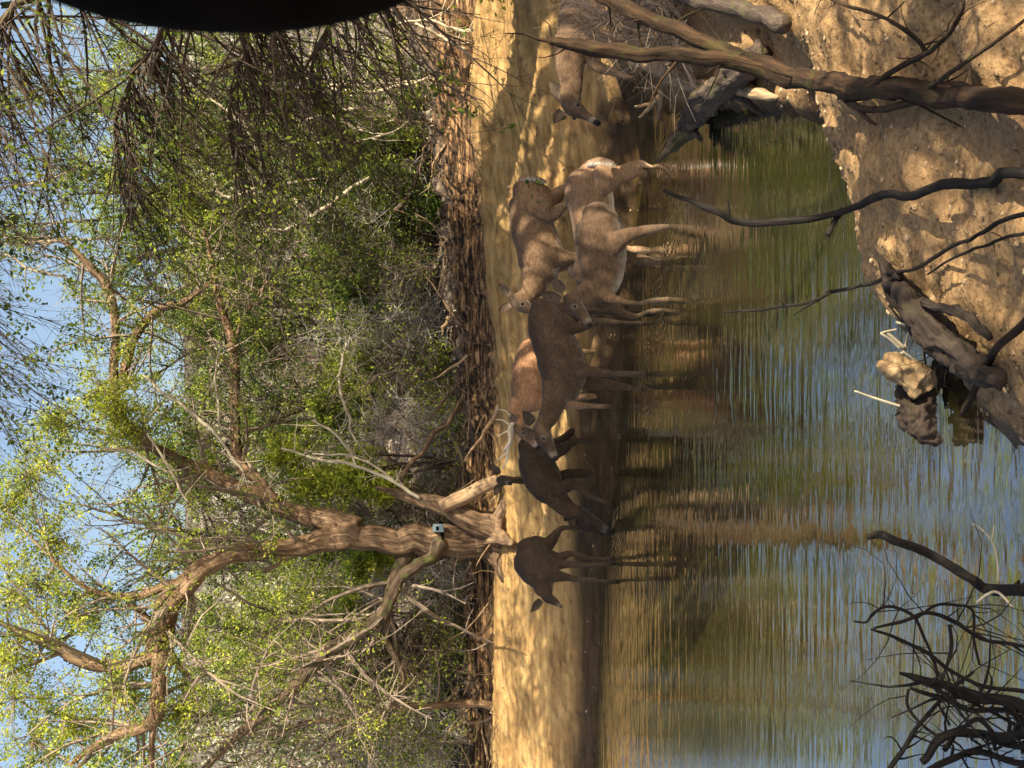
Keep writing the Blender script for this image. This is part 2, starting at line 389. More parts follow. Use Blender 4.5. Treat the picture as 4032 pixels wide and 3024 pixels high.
def terrain(x, y):
    sd = pond_sd(x, y)
    sd = sd + 0.05 * fbm(np.stack([x * 1.5, y * 3, 0 * x], -1), 3) + 0.035 * fbm(np.stack([x * 7, y * 9, 0 * x + 4], -1), 3)
    far = sstep(7.2, 9.0, y + 0 * x)
    H = 0.70 + 0.11 * np.clip(x + 0.4, 0, 3)
    Wd = 1.55 + 0.16 * np.clip(x + 0.4, 0, 3)
    s = np.clip(sd, 0, None)
    u = s / Wd
    prof = np.interp(u, [0, .05, .22, .5, 1.0, 1.18, 1.28, 1.5, 1.9, 2.6], [0, .03, .27, .58, 1.0, 1.01, 1.20, 1.27, 1.34, 1.46]) * H
    prof = prof + np.clip(s - 2.6 * Wd, 0, None) * 0.125
    # erosion terraces run along the shore
    q = np.stack([x * .9, y * .9, s * 9], -1)
    terr = fbm(q, 3) * 0.035 * sstep(.05, .4, u) * (1 - sstep(1.2, 1.4, u)) * (0.35 + 0.65 * sstep(-.6, .8, x))
    ledge = fbm(np.stack([x * 2.6, y * 9, s * 13], -1), 4) * .12 * sstep(1.05, 1.3, u) * (1 - sstep(1.9, 2.4, u))
    farz = prof + terr + ledge + 0.12 * fbm(np.stack([x * .35, y * .35, 0 * x], -1), 3) * sstep(2, 4, s) + fbm(np.stack([x * .05, y * .05, 0 * x + 9], -1), 3) * .5 * sstep(10, 40, s)
    farz = farz - .022 * sstep(.35, .7, vnoise(np.stack([x * 13, y * 13, 0 * x + 2], -1))) * sstep(.0, .2, u) * (1 - sstep(.8, 1.1, u)) + .006 * fbm(np.stack([x * 20, y * 20, 0 * x], -1), 2)
    near = np.interp(s, [0, .03, .10, .4, .8, 1.6, 4, 12], [0, .07, .13, .24, .34, .46, .62, .9])
    near = near + fbm(np.stack([x * 3, y * 3, 0 * x], -1), 4) * .06 * sstep(0, .3, s) + fbm(np.stack([x * 22, y * 22, 0 * x], -1), 3) * .014
    z = farz * far + near * (1 - far)
    inside = -np.interp(-sd, [0, .25, .8, 2.5], [0, .045, .13, .5])
    z = np.where(sd < 0, inside, z) + 0.006 * fbm(np.stack([x * 12, y * 12, 0 * x], -1), 2)
    return z, sd, u, far
def tz(x, y):
    z, *_ = terrain(np.array([float(x)]), np.array([float(y)])); return float(z[0])

def axis(lo, hi, step, outlo, outhi, g=1.16):
    a = list(np.arange(lo, hi + step / 2, step)); s = step; v = a[-1]
    while v < outhi: s *= g; v += s; a.append(v)
    s = step; v = a[0]; pre = []
    while v > outlo: s *= g; v -= s; pre.append(v)
    return np.array(pre[::-1] + a)
xs = axis(-4.6, 3.6, .028, -320, 320); ys = axis(3.0, 14.2, .028, -60, 480)
X, Y = np.meshgrid(xs, ys)
Z, SD, UU, FAR = terrain(X, Y)
g = M(); nx, ny = len(xs), len(ys); ii = np.arange(nx * ny).reshape(ny, nx)
g.add(np.stack([X, Y, Z], -1).reshape(-1, 3), np.stack([ii[:-1, :-1], ii[:-1, 1:], ii[1:, 1:], ii[1:, :-1]], -1).reshape(-1, 4))
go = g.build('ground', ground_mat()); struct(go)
nn = fbm(np.stack([X * 1.5, Y * 1.5, 0 * X], -1), 3) * .12
zone = np.where(FAR > .5, 2 * sstep(1.08, 1.2, UU + nn * .5) + sstep(1.32, 1.5, UU + nn), 1.0)
zone = np.where((FAR > .02) & (FAR < .999) & (UU < 1.1), 1 - sstep(.2, .95, FAR), zone)
wet_shade = (1 - sstep(.20, .52, SD + nn * 1.1)) * FAR + (1 - sstep(.0, .10, SD + nn * .3)) * (1 - FAR)  # damp margin, on the far bank widened to paint its lower shade
for nm, arr in (('zone', zone), ('wet_shade', np.clip(wet_shade, 0, 1))):
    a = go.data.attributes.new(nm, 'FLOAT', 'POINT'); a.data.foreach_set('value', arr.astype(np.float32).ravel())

wm = M(); wx = np.linspace(-13.5, 2.6, 60); wy = np.linspace(2.2, 11.8, 40); WX, WY = np.meshgrid(wx, wy); wi = np.arange(2400).reshape(40, 60)
wm.add(np.stack([WX, WY, 0 * WX], -1).reshape(-1, 3), np.stack([wi[:-1, :-1], wi[:-1, 1:], wi[1:, 1:], wi[1:, :-1]], -1).reshape(-1, 4))
struct(wm.build('water', water_mat()))

# ------------------------------------------------------------------ deer
def coat_mat():
    mt, t, b, o = mat('deer_coat')
    at = N_(t, 'ShaderNodeAttribute', attribute_name='coat')
    gc = t.nodes.new('ShaderNodeTexCoord')
    n1 = noise(t, scaled(t, gc.outputs['Object'], (34, 34, 80)), 1, 6, .75); n2 = noise(t, gc.outputs['Object'], 8, 5)
    c = mixc(t, 1.0, at.outputs['Color'], ramp(t, n1.outputs[0], [(.3, (.42, .40, .38)), (.7, (1.5, 1.48, 1.45))]), 'MULTIPLY')
    c = mixc(t, 1.0, c, ramp(t, n2.outputs[0], [(.3, (.68, .65, .62)), (.7, (1.25, 1.25, 1.25))]), 'MULTIPLY')
    t.links.new(c, b.inputs['Base Color']); b.inputs['Roughness'].default_value = .8; b.inputs['Specular IOR Level'].default_value = .2
    b.inputs['Sheen Weight'].default_value = .06
    bump(t, b, n1.outputs[0], .6, .012)
    return mt
COAT = coat_mat()
EYE = mat('deer_eye')[0]; EYE.node_tree.nodes['Principled BSDF'].inputs['Base Color'].default_value = (.006, .005, .004, 1); EYE.node_tree.nodes['Principled BSDF'].inputs['Roughness'].default_value = .08
HORN = plain('antler_bone', (.62, .50, .34), .45)

def shell(mb, pts, rad, lat, flat=.78, sides=18, n=None):
    p, r = smooth_path(pts, rad, n)
    k = len(p); f = np.interp(np.arange(k), np.linspace(0, k - 1, len(np.atleast_1d(flat))) if np.ndim(flat) else [0], np.atleast_1d(flat)) if np.ndim(flat) else np.full(k, flat)
    d0 = nrm(p[0] - p[1]); d1 = nrm(p[-1] - p[-2])
    e0 = [p[0] + d0 * r[0] * q for q in (.72, .55, .3)]; e1 = [p[-1] + d1 * r[-1] * q for q in (.3, .55, .72)]
    er = (.08, .6, .88)
    pp = np.concatenate([e0, p, e1]); rr = np.concatenate([[r[0] * q for q in er], r, [r[-1] * q for q in er[::-1]]])
    ff = np.concatenate([[f[0]] * 3, f, [f[-1]] * 3])
    v, q, bk = tubes(pp[None], rr[None], sides, lat=lat, flat=ff[None])
    base = mb.n; mb.add(v, q)
    L = len(pp); first = np.arange(sides); last = (L - 1) * sides + np.arange(sides)
    mb.add(np.array([[0, 0, 0]])[:0], np.zeros((0, 4), int))
    mb.f.append((base + first[::-1][None], 0)); mb.f.append((base + last[None], 0))
    return p, r

def leafshape(base, tip, width, normal, cup=.35, thick=.004, n=9, wseg=6):
    """cupped ear: closed thin solid"""
    base = np.array(base); tip = np.array(tip); ax = tip - base; L = np.linalg.norm(ax); ax = ax / L
    sd = nrm(np.cross(ax, normal)); nr = np.cross(sd, ax)
    G = []
    for sgn in (0, 1):
        for i in range(n):
            t = i / (n - 1); hw = width * .5 * (math.sin(math.pi * min(1, .16 + t * .84)) ** .8) * (1.2 - .42 * t)
            for j in range(wseg + 1):
                s = j / wseg * 2 - 1
                G.append(base + ax * L * t + sd * hw * s - nr * (cup * hw * (1 - s * s)) * (1) + nr * (cup * hw * .4) - nr * thick * sgn)
    G = np.array(G); K = wseg + 1; F = []
    for i in range(n - 1):
        for j in range(wseg):
            a = i * K + j; F.append((a, a + 1, a + K + 1, a + K)); o = n * K; F.append((o + a, o + a + K, o + a + K + 1, o + a + 1))
        for a, b in ((i * K, (i + 1) * K), (i * K + wseg, (i + 1) * K + wseg)): F.append((a, b, b + n * K, a + n * K))
    return G, np.array(F)

BROWN = np.array((.235, .145, .080)); DARK = np.array((.085, .055, .035)); WHITE = np.array((.62, .54, .42)); TAN = np.array((.36, .25, .155))

def deer(label, d, torso, neck, head, legs, ears, lat=(0, 1, 0), tail=None, tone=1.0, red=0.0, antlers=None, tflat=.74, eyering=.35, group='deer drinking at the pond edge', lift=0.0):
    """all positions are (photo x, photo y, depth offset m[, radius px]) turned into real places at distance d"""
    px = PX(d)
    cv = lambda q: P(q[0], q[1], d + (q[2] if len(q) > 2 else 0))
    lat = nrm(np.array(lat, float))
    root = empty('deer', (cv(torso[len(torso) // 2])[0], d, 0.0), label, 'deer', group)
    mb = M(); sk = []     # skeleton samples: point, code, t
    def chain(seq, code, flat, sides=18, l=lat):
        pts = [cv(q) for q in seq]; rad = [q[3] * px for q in seq]
        p, r = shell(mb, pts, rad, l, flat, sides)
        sk.append((p, np.full(len(p), code), np.linspace(0, 1, len(p)), r)); return p, r
    tp, tr = chain(torso, 0, tflat, 24)
    chain(neck, 1, .72)
    hs = np.array(cv(head['skull'])); hn = np.array(cv(head['nose'])); hd = hn - hs; hl = np.linalg.norm(hd); hd = hd / hl
    em = np.mean([cv(e[0]) for e in ears], axis=0) - hs; top = nrm(em - hd * (em @ hd)) if 'top' not in head else nrm(np.array(head['top']) - hd * (np.array(head['top']) @ hd))
    hlat = nrm(np.cross(hd, top))
    sc = hl / .26
    hp = [hs - hd * .02 * sc - top * .012, hs + hd * hl * .16, hs + hd * hl * .34 + top * .004 * sc, hs + hd * hl * .56 - top * .006 * sc, hs + hd * hl * .80 - top * .010 * sc, hs + hd * hl * .98 - top * .012 * sc]
    hr = [.048, .060, .057, .043, .033, .026]
    p, r = shell(mb, hp, [q * sc for q in hr], hlat, [.82, .86, .80, .72, .78, .86], 16); sk.append((p, np.full(len(p), 2), np.linspace(0, 1, len(p)), r))
    # jaw
    p, r = shell(mb, [hs + hd * hl * .12 - top * .038 * sc, hs + hd * hl * .5 - top * .034 * sc, hs + hd * hl * .9 - top * .026 * sc], [.036 * sc, .026 * sc, .018 * sc], hlat, .7, 12); sk.append((p, np.full(len(p), 3), np.linspace(0, 1, len(p)), r))
    # poll to neck link
    npt = cv(neck[-1]); p, r = shell(mb, [npt, hs - top * .015], [neck[-1][3] * px, .055 * sc], lat, .8, 14); sk.append((p, np.full(len(p), 1), np.ones(len(p)), r))
    for lg in legs: chain(lg, 4, [.55, .8, 1, 1, 1], 14)
    me0 = mb.build('tmp', COAT)
    md = me0.modifiers.new('r', 'REMESH'); md.mode = 'VOXEL'; md.voxel_size = .0085; md.use_smooth_shade = True
    ms = me0.modifiers.new('s', 'SMOOTH'); ms.factor = .55; ms.iterations = 4
    dg = bpy.context.evaluated_depsgraph_get(); dg.update()
    me = bpy.data.meshes.new_from_object(me0.evaluated_get(dg)); me.name = 'deer_body'
    bpy.data.objects.remove(me0, do_unlink=True)
    nv = len(me.vertices); co = np.zeros(nv * 3, np.float32); me.vertices.foreach_get('co', co); co = co.reshape(-1, 3).astype(float)
    nm = np.zeros(nv * 3, np.float32); me.vertices.foreach_get('normal', nm); nm = nm.reshape(-1, 3)
    # muscle relief
    tor = np.minimum(1, np.array([0.0]) + 1); rel = fbm(co * 6 + d, 3) * .009 + fbm(co * 22, 2) * .0022
    co2 = co + nm * rel[:, None]
    SP = np.concatenate([s[0] for s in sk]); SC = np.concatenate([s[1] for s in sk]); ST = np.concatenate([s[2] for s in sk]); SR = np.concatenate([s[3] for s in sk])
    best = np.zeros(nv, int)
    for i in range(0, nv, 8000):
        dd = np.linalg.norm(co[i:i + 8000, None, :] - SP[None], axis=2) - SR[None]
        best[i:i + 8000] = dd.argmin(1)
    code = SC[best]; tt = ST[best]
    brown = BROWN * tone; 
    if red: brown = brown * (1 - red) + np.array((.40, .20, .095)) * red
    col = np.tile(brown, (nv, 1)); ctr = SP[best]
    dn = nm[:, 2]
    def blend(mask, c):
        nonlocal col
        mk = np.clip(mask, 0, 1)[:, None]; col = col * (1 - mk) + np.array(c) * mk
    nz = fbm(co * 9, 3) * .25
    blend((code == 0) * sstep(.25, .9, dn + nz * .5) * .7, DARK * tone)
    blend((code == 0) * sstep(.35, .9, -dn + nz * .6) * .8, WHITE * tone)
    blend((code == 4) * sstep(.25, .5, tt) * .55, TAN * tone)
    blend((code == 4) * sstep(.80, .95, tt) * .8, DARK * tone)
    # head: nose, muzzle ring, eye ring, throat
    hx = (co - hs) @ hd / hl
    hmask = ((code == 2) | (code == 3))
    blend(hmask * .55, np.array((.13, .095, .068)) * tone)
    blend((code == 2) * sstep(.0, .4, (nm @ top)) * (1 - sstep(.5, .8, hx)) * .5, DARK * tone)
    blend((code == 3) * .55, WHITE * tone * .8)
    blend(hmask * sstep(.74, .82, hx) * (1 - sstep(.88, .93, hx)) * .55, WHITE * tone)
    blend(hmask * sstep(.90, .94, hx) * sstep(-.3, .2, nm @ top + .35), (.008, .007, .006))
    eyes = []
    for sgn in (-1, 1):
        e = hs + hd * hl * .34 + hlat * sgn * .0435 * sc + top * .020 * sc; eyes.append(e)
        de = np.linalg.norm(co - e, axis=1)
        blend(hmask * (1 - sstep(.014 * sc, .026 * sc, de)) * eyering, WHITE * tone * .85)
    a = me.attributes.new('coat', 'FLOAT_COLOR', 'POINT'); a.data.foreach_set('color', np.concatenate([col, np.ones((nv, 1))], 1).astype(np.float32).ravel())
    L0 = np.array(root.location); me.vertices.foreach_set('co', (co2 - L0).astype(np.float32).ravel()); me.update()
    me.materials.clear(); me.materials.append(COAT)
    body = bpy.data.objects.new('body', me); C.objects.link(body); body.parent = root
    def coated(o, fn):
        mm = o.data; n = len(mm.vertices); c = np.zeros(n * 3, np.float32); mm.vertices.foreach_get('co', c); c = c.reshape(-1, 3) + L0
        cc = fn(c); a = mm.attributes.new('coat', 'FLOAT_COLOR', 'POINT'); a.data.foreach_set('color', np.concatenate([cc, np.ones((n, 1))], 1).astype(np.float32).ravel())
    for e in eyes:
        b = M(); u = np.linspace(0, np.pi, 7)[1:-1]; vv = np.arange(10) / 10 * 2 * np.pi; rr = .0125 * sc
        pts = [e + np.array((0, 0, rr))] + [e + rr * np.array((math.sin(a) * math.cos(c), math.sin(a) * math.sin(c), math.cos(a))) for a in u for c in vv] + [e - np.array((0, 0, rr))]
        F = [(1 + i * 10 + j, 1 + (i + 1) * 10 + j, 1 + (i + 1) * 10 + (j + 1) % 10, 1 + i * 10 + (j + 1) % 10) for i in range(4) for j in range(10)]
        b.add(np.array(pts), np.array(F)); b.f.append((np.array([(0, 1 + j, 1 + (j + 1) % 10) for j in range(10)]), 0)); b.f.append((np.array([(51, 41 + (j + 1) % 10, 41 + j) for j in range(10)]), 0))
        b.build('eye', EYE, root)
    for e in ears:
        bs = cv(e[0]); tpp = cv(e[1]); nrml = np.array(e[2]) if len(e) > 2 else np.array((0, -1, .1)); wd = e[3] if len(e) > 3 else .075
        b = M(); gg, ff = leafshape(bs, tpp, wd * sc, nrml); b.add(gg, ff); o = b.build('ear', COAT, root)
        half = len(gg) // 2
        def fn(c):
            t = np.clip(((c - bs) @ nrm(tpp - bs)) / np.linalg.norm(tpp - bs), 0, 1)[:, None]
            inner = np.array((.21, .15, .105)) * tone; outer = np.array((.13, .095, .07)) * tone
            cc = np.tile(outer, (len(c), 1)); cc[:half] = inner
            return cc * (1 - sstep(.75, 1, t)) + DARK * tone * sstep(.75, 1, t)
        coated(o, fn)
    if tail:
        b = M(); pts = [cv(q) for q in tail]; p, r = shell(b, pts, [q[3] * px for q in tail], lat, 1.25, 12); o = b.build('tail', COAT, root)
        mid = p
        def fn(c):
            k = np.linalg.norm(c[:, None] - mid[None], axis=2).argmin(1); off = (c - mid[k])
            wh = sstep(-.004, .006, off[:, 0] * -1 * (1 if True else 1) - off[:, 2] * .3)[:, None]
            return np.array((.22, .14, .085)) * (1 - wh) + np.array((.72, .68, .60)) * wh
        coated(o, fn)
    for an in (antlers or []):
        b = M()
        for br in an: limb(b, [cv(q) for q in br], [q[3] * px for q in br], 8, .05)
        b.build('antler', HORN, root)
    return root

# H: leftmost, three-quarter view with head turned to the left
deer('small dark deer at the far left of the herd, turned left with one ear raised', 10.25,
     [(2078, 2150, .12, 52), (2092, 2180, .08, 74), (2105, 2215, .0, 86), (2122, 2245, -.08, 82), (2140, 2268, -.14, 62)],
     [(2120, 2262, -.12, 56), (2136, 2300, -.15, 44), (2142, 2330, -.17, 34)],
     dict(skull=(2136, 2338, -.18), nose=(2212, 2396, -.25), top=(-.3, -.2, 1)),
     [[(2110, 2150, .14, 46), (2160, 2140, .14, 30), (2211, 2082, .14, 13), (2290, 2088, .12, 9), (2352, 2096, .10, 9), (2372, 2098, .08, 11)],
      [(2150, 2190, -.02, 40), (2200, 2196, -.02, 24), (2252, 2180, -.02, 12), (2320, 2198, -.02, 9), (2392, 2200, -.04, 9), (2410, 2203, -.05, 10)],
      [(2150, 2230, -.10, 36), (2210, 2222, -.10, 19), (2300, 2225, -.12, 11), (2370, 2222, -.12, 8), (2416, 2219, -.12, 10)],
      [(2160, 2262, -.16, 34), (2222, 2272, -.16, 18), (2285, 2281, -.16, 11), (2360, 2286, -.17, 8), (2420, 2291, -.17, 10)]],
     [((2130, 2362, -.2), (2090, 2412, -.2), (-.2, -1, .2), .085), ((2118, 2325, -.1), (2112, 2296, -.02), (-.2, -1, .2), .06)],
     lat=(-.45, .9, 0), tone=.22)
# F: drinking
deer('dark deer bent down drinking, muzzle at the waterline, beside the small deer on the left', 10.35,
     [(2075, 1750, .10, 44), (2100, 1785, .06, 66), (2115, 1830, .03, 74), (2135, 1880, 0, 76), (2165, 1925, -.04, 66), (2195, 1950, -.05, 48)],
     [(2165, 1930, -.04, 54), (2215, 1985, -.06, 38), (2256, 2020, -.09, 28)],
     dict(skull=(2268, 2030, -.10), nose=(2398, 2098, -.14), top=(-.75, -.35, .55)),
     [[(2130, 1765, .12, 50), (2200, 1750, .12, 28), (2262, 1690, .12, 14), (2330, 1695, .11, 10), (2400, 1702, .10, 9), (2430, 1706, .1, 11)],
      [(2150, 1790, -.05, 46), (2210, 1770, -.05, 27), (2270, 1735, -.05, 14), (2340, 1738, -.05, 10), (2405, 1738, -.06, 9), (2436, 1738, -.06, 11)],
      [(2185, 1900, .06, 38), (2240, 1868, .06, 20), (2331, 1866, .05, 12), (2385, 1880, .04, 9), (2424, 1886, .03, 10)],
      [(2200, 1925, -.12, 36), (2262, 1908, -.12, 20), (2325, 1952, -.13, 12), (2372, 1972, -.14, 9), (2425, 1998, -.14, 10)]],
     [((2246, 2028, -.05), (2222, 2052, -.02), (-.2, -1, .2), .06), ((2250, 2046, -.15), (2262, 2078, -.2), (-.2, -1, .2), .055)],
     tone=.22)
# G: head raised behind
deer('dark deer behind the drinking one, only its raised head with both ears spread showing', 11.0,
     [(2135, 1800, .3, 50), (2130, 1840, .1, 66), (2130, 1875, -.08, 60)],
     [(2110, 1885, -.12, 42), (2060, 1890, -.18, 24), (2010, 1890, -.2, 20)],
     dict(skull=(1972, 1888, -.20), nose=(2006, 1905, -.42), top=(0, -.15, 1)),
     [[(2180, 1810, .25, 40), (2260, 1815, .25, 18), (2330, 1815, .25, 9), (2372, 1815, .25, 9)],
      [(2180, 1830, .1, 40), (2260, 1835, .1, 18), (2330, 1835, .1, 9), (2372, 1835, .1, 9)],
      [(2180, 1870, -.1, 34), (2260, 1870, -.1, 15), (2330, 1870, -.1, 9), (2385, 1870, -.1, 9)],
      [(2180, 1890, -.05, 34), (2260, 1895, -.05, 15), (2330, 1895, -.05, 9), (2385, 1895, -.05, 9)]],
     [((1966, 1866, -.2), (1932, 1826, -.2), (-.2, -1, .1), .07), ((1966, 1910, -.2), (1948, 1952, -.2), (.2, -1, .1), .07)],
     lat=(1, .3, 0), tone=.22)
# R: reddish buck
deer('reddish buck with pale antlers standing behind the large deer in the middle', 10.05,
     [(2090, 1365, .08, 46), (2090, 1410, .05, 66), (2088, 1465, .0, 76), (2085, 1530, -.02, 76), (2082, 1580, -.04, 66)],
     [(2060, 1585, -.04, 52), (2045, 1630, -.06, 36), (2040, 1660, -.07, 28)],
     dict(skull=(2036, 1672, -.08), nose=(2118, 1765, -.12), top=(-.4, -.1, 1)),
     [[(2140, 1385, .12, 46), (2210, 1375, .12, 26), (2270, 1340, .12, 12), (2380, 1345, .12, 9)],
      [(2140, 1420, -.06, 46), (2210, 1410, -.06, 26), (2280, 1385, -.06, 12), (2400, 1388, -.06, 9)],
      [(2140, 1560, .08, 38), (2230, 1560, .08, 20), (2310, 1562, .08, 12), (2410, 1562, .08, 9)],
      [(2140, 1590, -.1, 38), (2230, 1596, -.1, 20), (2310, 1598, -.1, 11), (2420, 1600, -.1, 9)]],
     [((2024, 1650, .02), (2006, 1618, .1), (-.2, -1, .2), .06), ((2028, 1660, -.12), (2016, 1630, -.16), (-.2, -1, .2), .06)],
     tone=.8, red=.6,
     antlers=[[[(2022, 1664, -.1, 8), (2006, 1690, -.13, 8), (2008, 1735, -.15, 7), (1990, 1765, -.15, 5), (1978, 1778, -.15, 2)],
               [(2008, 1700, -.13, 5), (1992, 1700, -.13, 4), (1957, 1720, -.13, 1.5)],
               [(2010, 1676, -.12, 5), (1980, 1655, -.12, 3), (1950, 1652, -.12, 1.5)]],
              [[(2020, 1672, .04, 8), (2012, 1730, .08, 7), (1998, 1780, .1, 7), (1996, 1812, .1, 5), (1975, 1846, .1, 2)],
               [(1996, 1785, .1, 5), (1984, 1792, .1, 4), (1957, 1812, .1, 1.5)],
               [(2012, 1640, .05, 4), (1990, 1618, .05, 3), (1958, 1612, .05, 1.5)]]])
# D: large one in the middle
deer('large grey-brown deer in the middle, head lowered, pale rings round its eyes', 9.2,
     [(2140, 1205, .10, 52), (2150, 1250, .07, 74), (2165, 1310, .03, 82), (2190, 1370, .0, 90), (2212, 1430, -.02, 96), (2222, 1490, -.04, 90), (2222, 1530, -.05, 74)],
     [(2200, 1525, -.05, 72), (2180, 1585, -.07, 52), (2155, 1645, -.09, 42)],
     dict(skull=(2122, 1690, -.11), nose=(2184, 1812, -.20), top=(-.45, -.35, 1)),
     [[(2200, 1230, .10, 50), (2250, 1250, .10, 28), (2330, 1225, .10, 13), (2430, 1232, .10, 10), (2545, 1238, .10, 10)],
      [(2210, 1270, -.05, 46), (2270, 1290, -.05, 24), (2350, 1268, -.05, 12), (2450, 1270, -.05, 9), (2550, 1274, -.05, 10)],
      [(2270, 1455, -.13, 44), (2330, 1462, -.13, 24), (2410, 1470, -.14, 15), (2470, 1472, -.14, 11), (2545, 1473, -.14, 11), (2562, 1475, -.14, 13)],
      [(2270, 1500, .03, 42), (2335, 1508, .03, 26), (2410, 1516, .02, 17), (2480, 1526, .01, 11), (2545, 1540, .0, 11), (2562, 1544, .0, 13)]],
     [((2098, 1668, .0), (2058, 1618, .02), (-.1, -1, .3), .085), ((2106, 1722, -.17), (2052, 1682, -.2), (.2, -1, .2), .07)],
     tone=.30, eyering=.7)
# A: upper right of the group
deer('brown deer on the sand behind the two wading ones, white tail hanging, ears up', 9.75,
     [(2052, 735, .08, 40), (2072, 770, .06, 68), (2080, 820, .04, 80), (2098, 890, .02, 88), (2118, 960, .0, 92), (2130, 1030, -.02, 90), (2135, 1075, -.04, 72)],
     [(2120, 1065, -.03, 74), (2105, 1120, -.05, 52), (2078, 1162, -.07, 38)],
     dict(skull=(2030, 1180, -.09), nose=(2122, 1252, -.20), top=(-.4, -.2, 1)),
     [[(2110, 770, .12, 60), (2170, 790, .12, 40), (2225, 745, .12, 17), (2330, 755, .12, 11), (2420, 760, .12, 11)],
      [(2120, 810, -.08, 60), (2170, 850, -.10, 30), (2232, 805, -.10, 15), (2330, 812, -.1, 10), (2430, 815, -.1, 10)],
      [(2180, 1010, -.12, 44), (2240, 1015, -.12, 26), (2310, 1015, -.12, 15), (2430, 1012, -.12, 10)],
      [(2180, 1040, .06, 44), (2240, 1040, .06, 24), (2310, 1042, .06, 14), (2420, 1042, .06, 10)]],
     [((2008, 1162, -.05), (1962, 1114, -.03), (-.2, -1, .2), .07), ((2012, 1200, -.15), (1962, 1226, -.17), (.3, -1, .2), .07)],
     tail=[(2050, 712, .08, 15), (2085, 703, .08, 18), (2120, 710, .08, 15), (2148, 716, .08, 7)], tone=.78)
# B: rightmost wading one
deer('tan deer wading with its pale rump to the right, hind legs in the water', 8.95,
     [(2335, 680, .02, 58), (2325, 715, .02, 92), (2320, 765, .02, 96), (2330, 830, .02, 92), (2340, 900, .02, 90), (2345, 980, .02, 84), (2345, 1030, .02, 66)],
     [(2330, 1020, .02, 60), (2300, 1060, .04, 44), (2290, 1085, .06, 34)],
     dict(skull=(2280, 1090, .08), nose=(2350, 1180, .10), top=(-.4, -.1, 1)),
     [[(2380, 710, -.10, 66), (2440, 690, -.10, 34), (2513, 648, -.10, 17), (2560, 656, -.10, 12), (2620, 665, -.10, 11), (2640, 668, -.1, 13)],
      [(2380, 720, .08, 60), (2430, 705, .08, 32), (2505, 680, .08, 15), (2560, 690, .08, 11), (2612, 704, .08, 11), (2630, 706, .08, 12)],
      [(2400, 985, -.02, 40), (2470, 985, -.02, 20), (2540, 985, -.02, 12), (2600, 987, -.02, 9)],
      [(2400, 1010, .10, 40), (2470, 1010, .1, 20), (2540, 1012, .1, 12), (2590, 1012, .1, 9)]],
     [((2262, 1075, .05), (2235, 1050, .05)), ((2262, 1085, .1), (2238, 1075, .1))],
     tail=[(2318, 646, -.04, 15), (2362, 640, -.06, 23), (2405, 654, -.06, 22), (2435, 670, -.05, 9)], tone=1.2)
# C: nearest wading one
deer('nearest wading deer, grey-brown, head turned down to the left', 8.55,
     [(2345, 838, .03, 58), (2352, 868, .03, 92), (2360, 920, .02, 104), (2368, 985, .0, 104), (2372, 1050, -.02, 96), (2365, 1110, -.04, 84), (2355, 1150, -.05, 62)],
     [(2350, 1125, -.05, 70), (2305, 1160, -.09, 46), (2262, 1180, -.12, 36)],
     dict(skull=(2238, 1182, -.15), nose=(2322, 1286, -.26), top=(-.3, -.3, 1)),
     [[(2410, 965, -.12, 52), (2462, 935, -.14, 32), (2530, 912, -.15, 20), (2572, 904, -.15, 16), (2612, 896, -.15, 10), (2656, 888, -.15, 10), (2672, 885, -.15, 13)],
      [(2420, 1000, .08, 46), (2490, 1018, .06, 26), (2540, 1024, .05, 20), (2580, 1030, .05, 13), (2640, 1040, .05, 11), (2660, 1043, .05, 13)],
      [(2380, 1150, -.10, 42), (2420, 1180, -.12, 20), (2510, 1194, -.13, 12), (2560, 1186, -.13, 9), (2640, 1180, -.13, 9), (2655, 1180, -.13, 12)],
      [(2380, 1170, .06, 40), (2440, 1220, .05, 18), (2500, 1244, .05, 12), (2550, 1228, .05, 9), (2630, 1218, .05, 9), (2645, 1218, .05, 12)]],
     [((2218, 1146, -.12), (2168, 1092, -.1), (-.1, -1, .3), .075), ((2206, 1184, -.2), (2122, 1152, -.22), (.1, -1, .3), .08)],
     tone=.42, eyering=.6)
# E: at the right edge
deer('brown deer at the right edge behind the forked dead branch, black blaze down its face', 8.5,
     [(2330, -60, .25, 90), (2325, 0, .22, 118), (2315, 60, .18, 118), (2290, 120, .12, 104), (2270, 170, .06, 84)],
     [(2262, 170, .04, 84), (2245, 245, -.02, 58), (2248, 320, -.08, 46), (2248, 370, -.12, 40)],
     dict(skull=(2240, 412, -.15), nose=(2350, 488, -.33), top=(-.1, -.35, 1)),
     [[(2370, 130, .05, 60), (2420, 170, .0, 34), (2470, 200, 0, 15), (2560, 205, 0, 11)],
      [(2330, 190, -.02, 48), (2350, 255, -.05, 28), (2420, 285, -.08, 20), (2482, 305, -.1, 13), (2560, 300, -.1, 11)],
      [(2390, 20, .25, 60), (2470, 0, .25, 30), (2560, 10, .25, 12)],
      [(2390, -40, .15, 60), (2470, -40, .15, 30), (2560, -40, .15, 12)]],
     [((2222, 392, -.12), (2160, 316, -.1), (-.1, -1, .2), .075), ((2214, 434, -.2), (2180, 486, -.22), (.2, -1, .2), .06)],
     lat=(-.3, .95, 0), tone=.5)

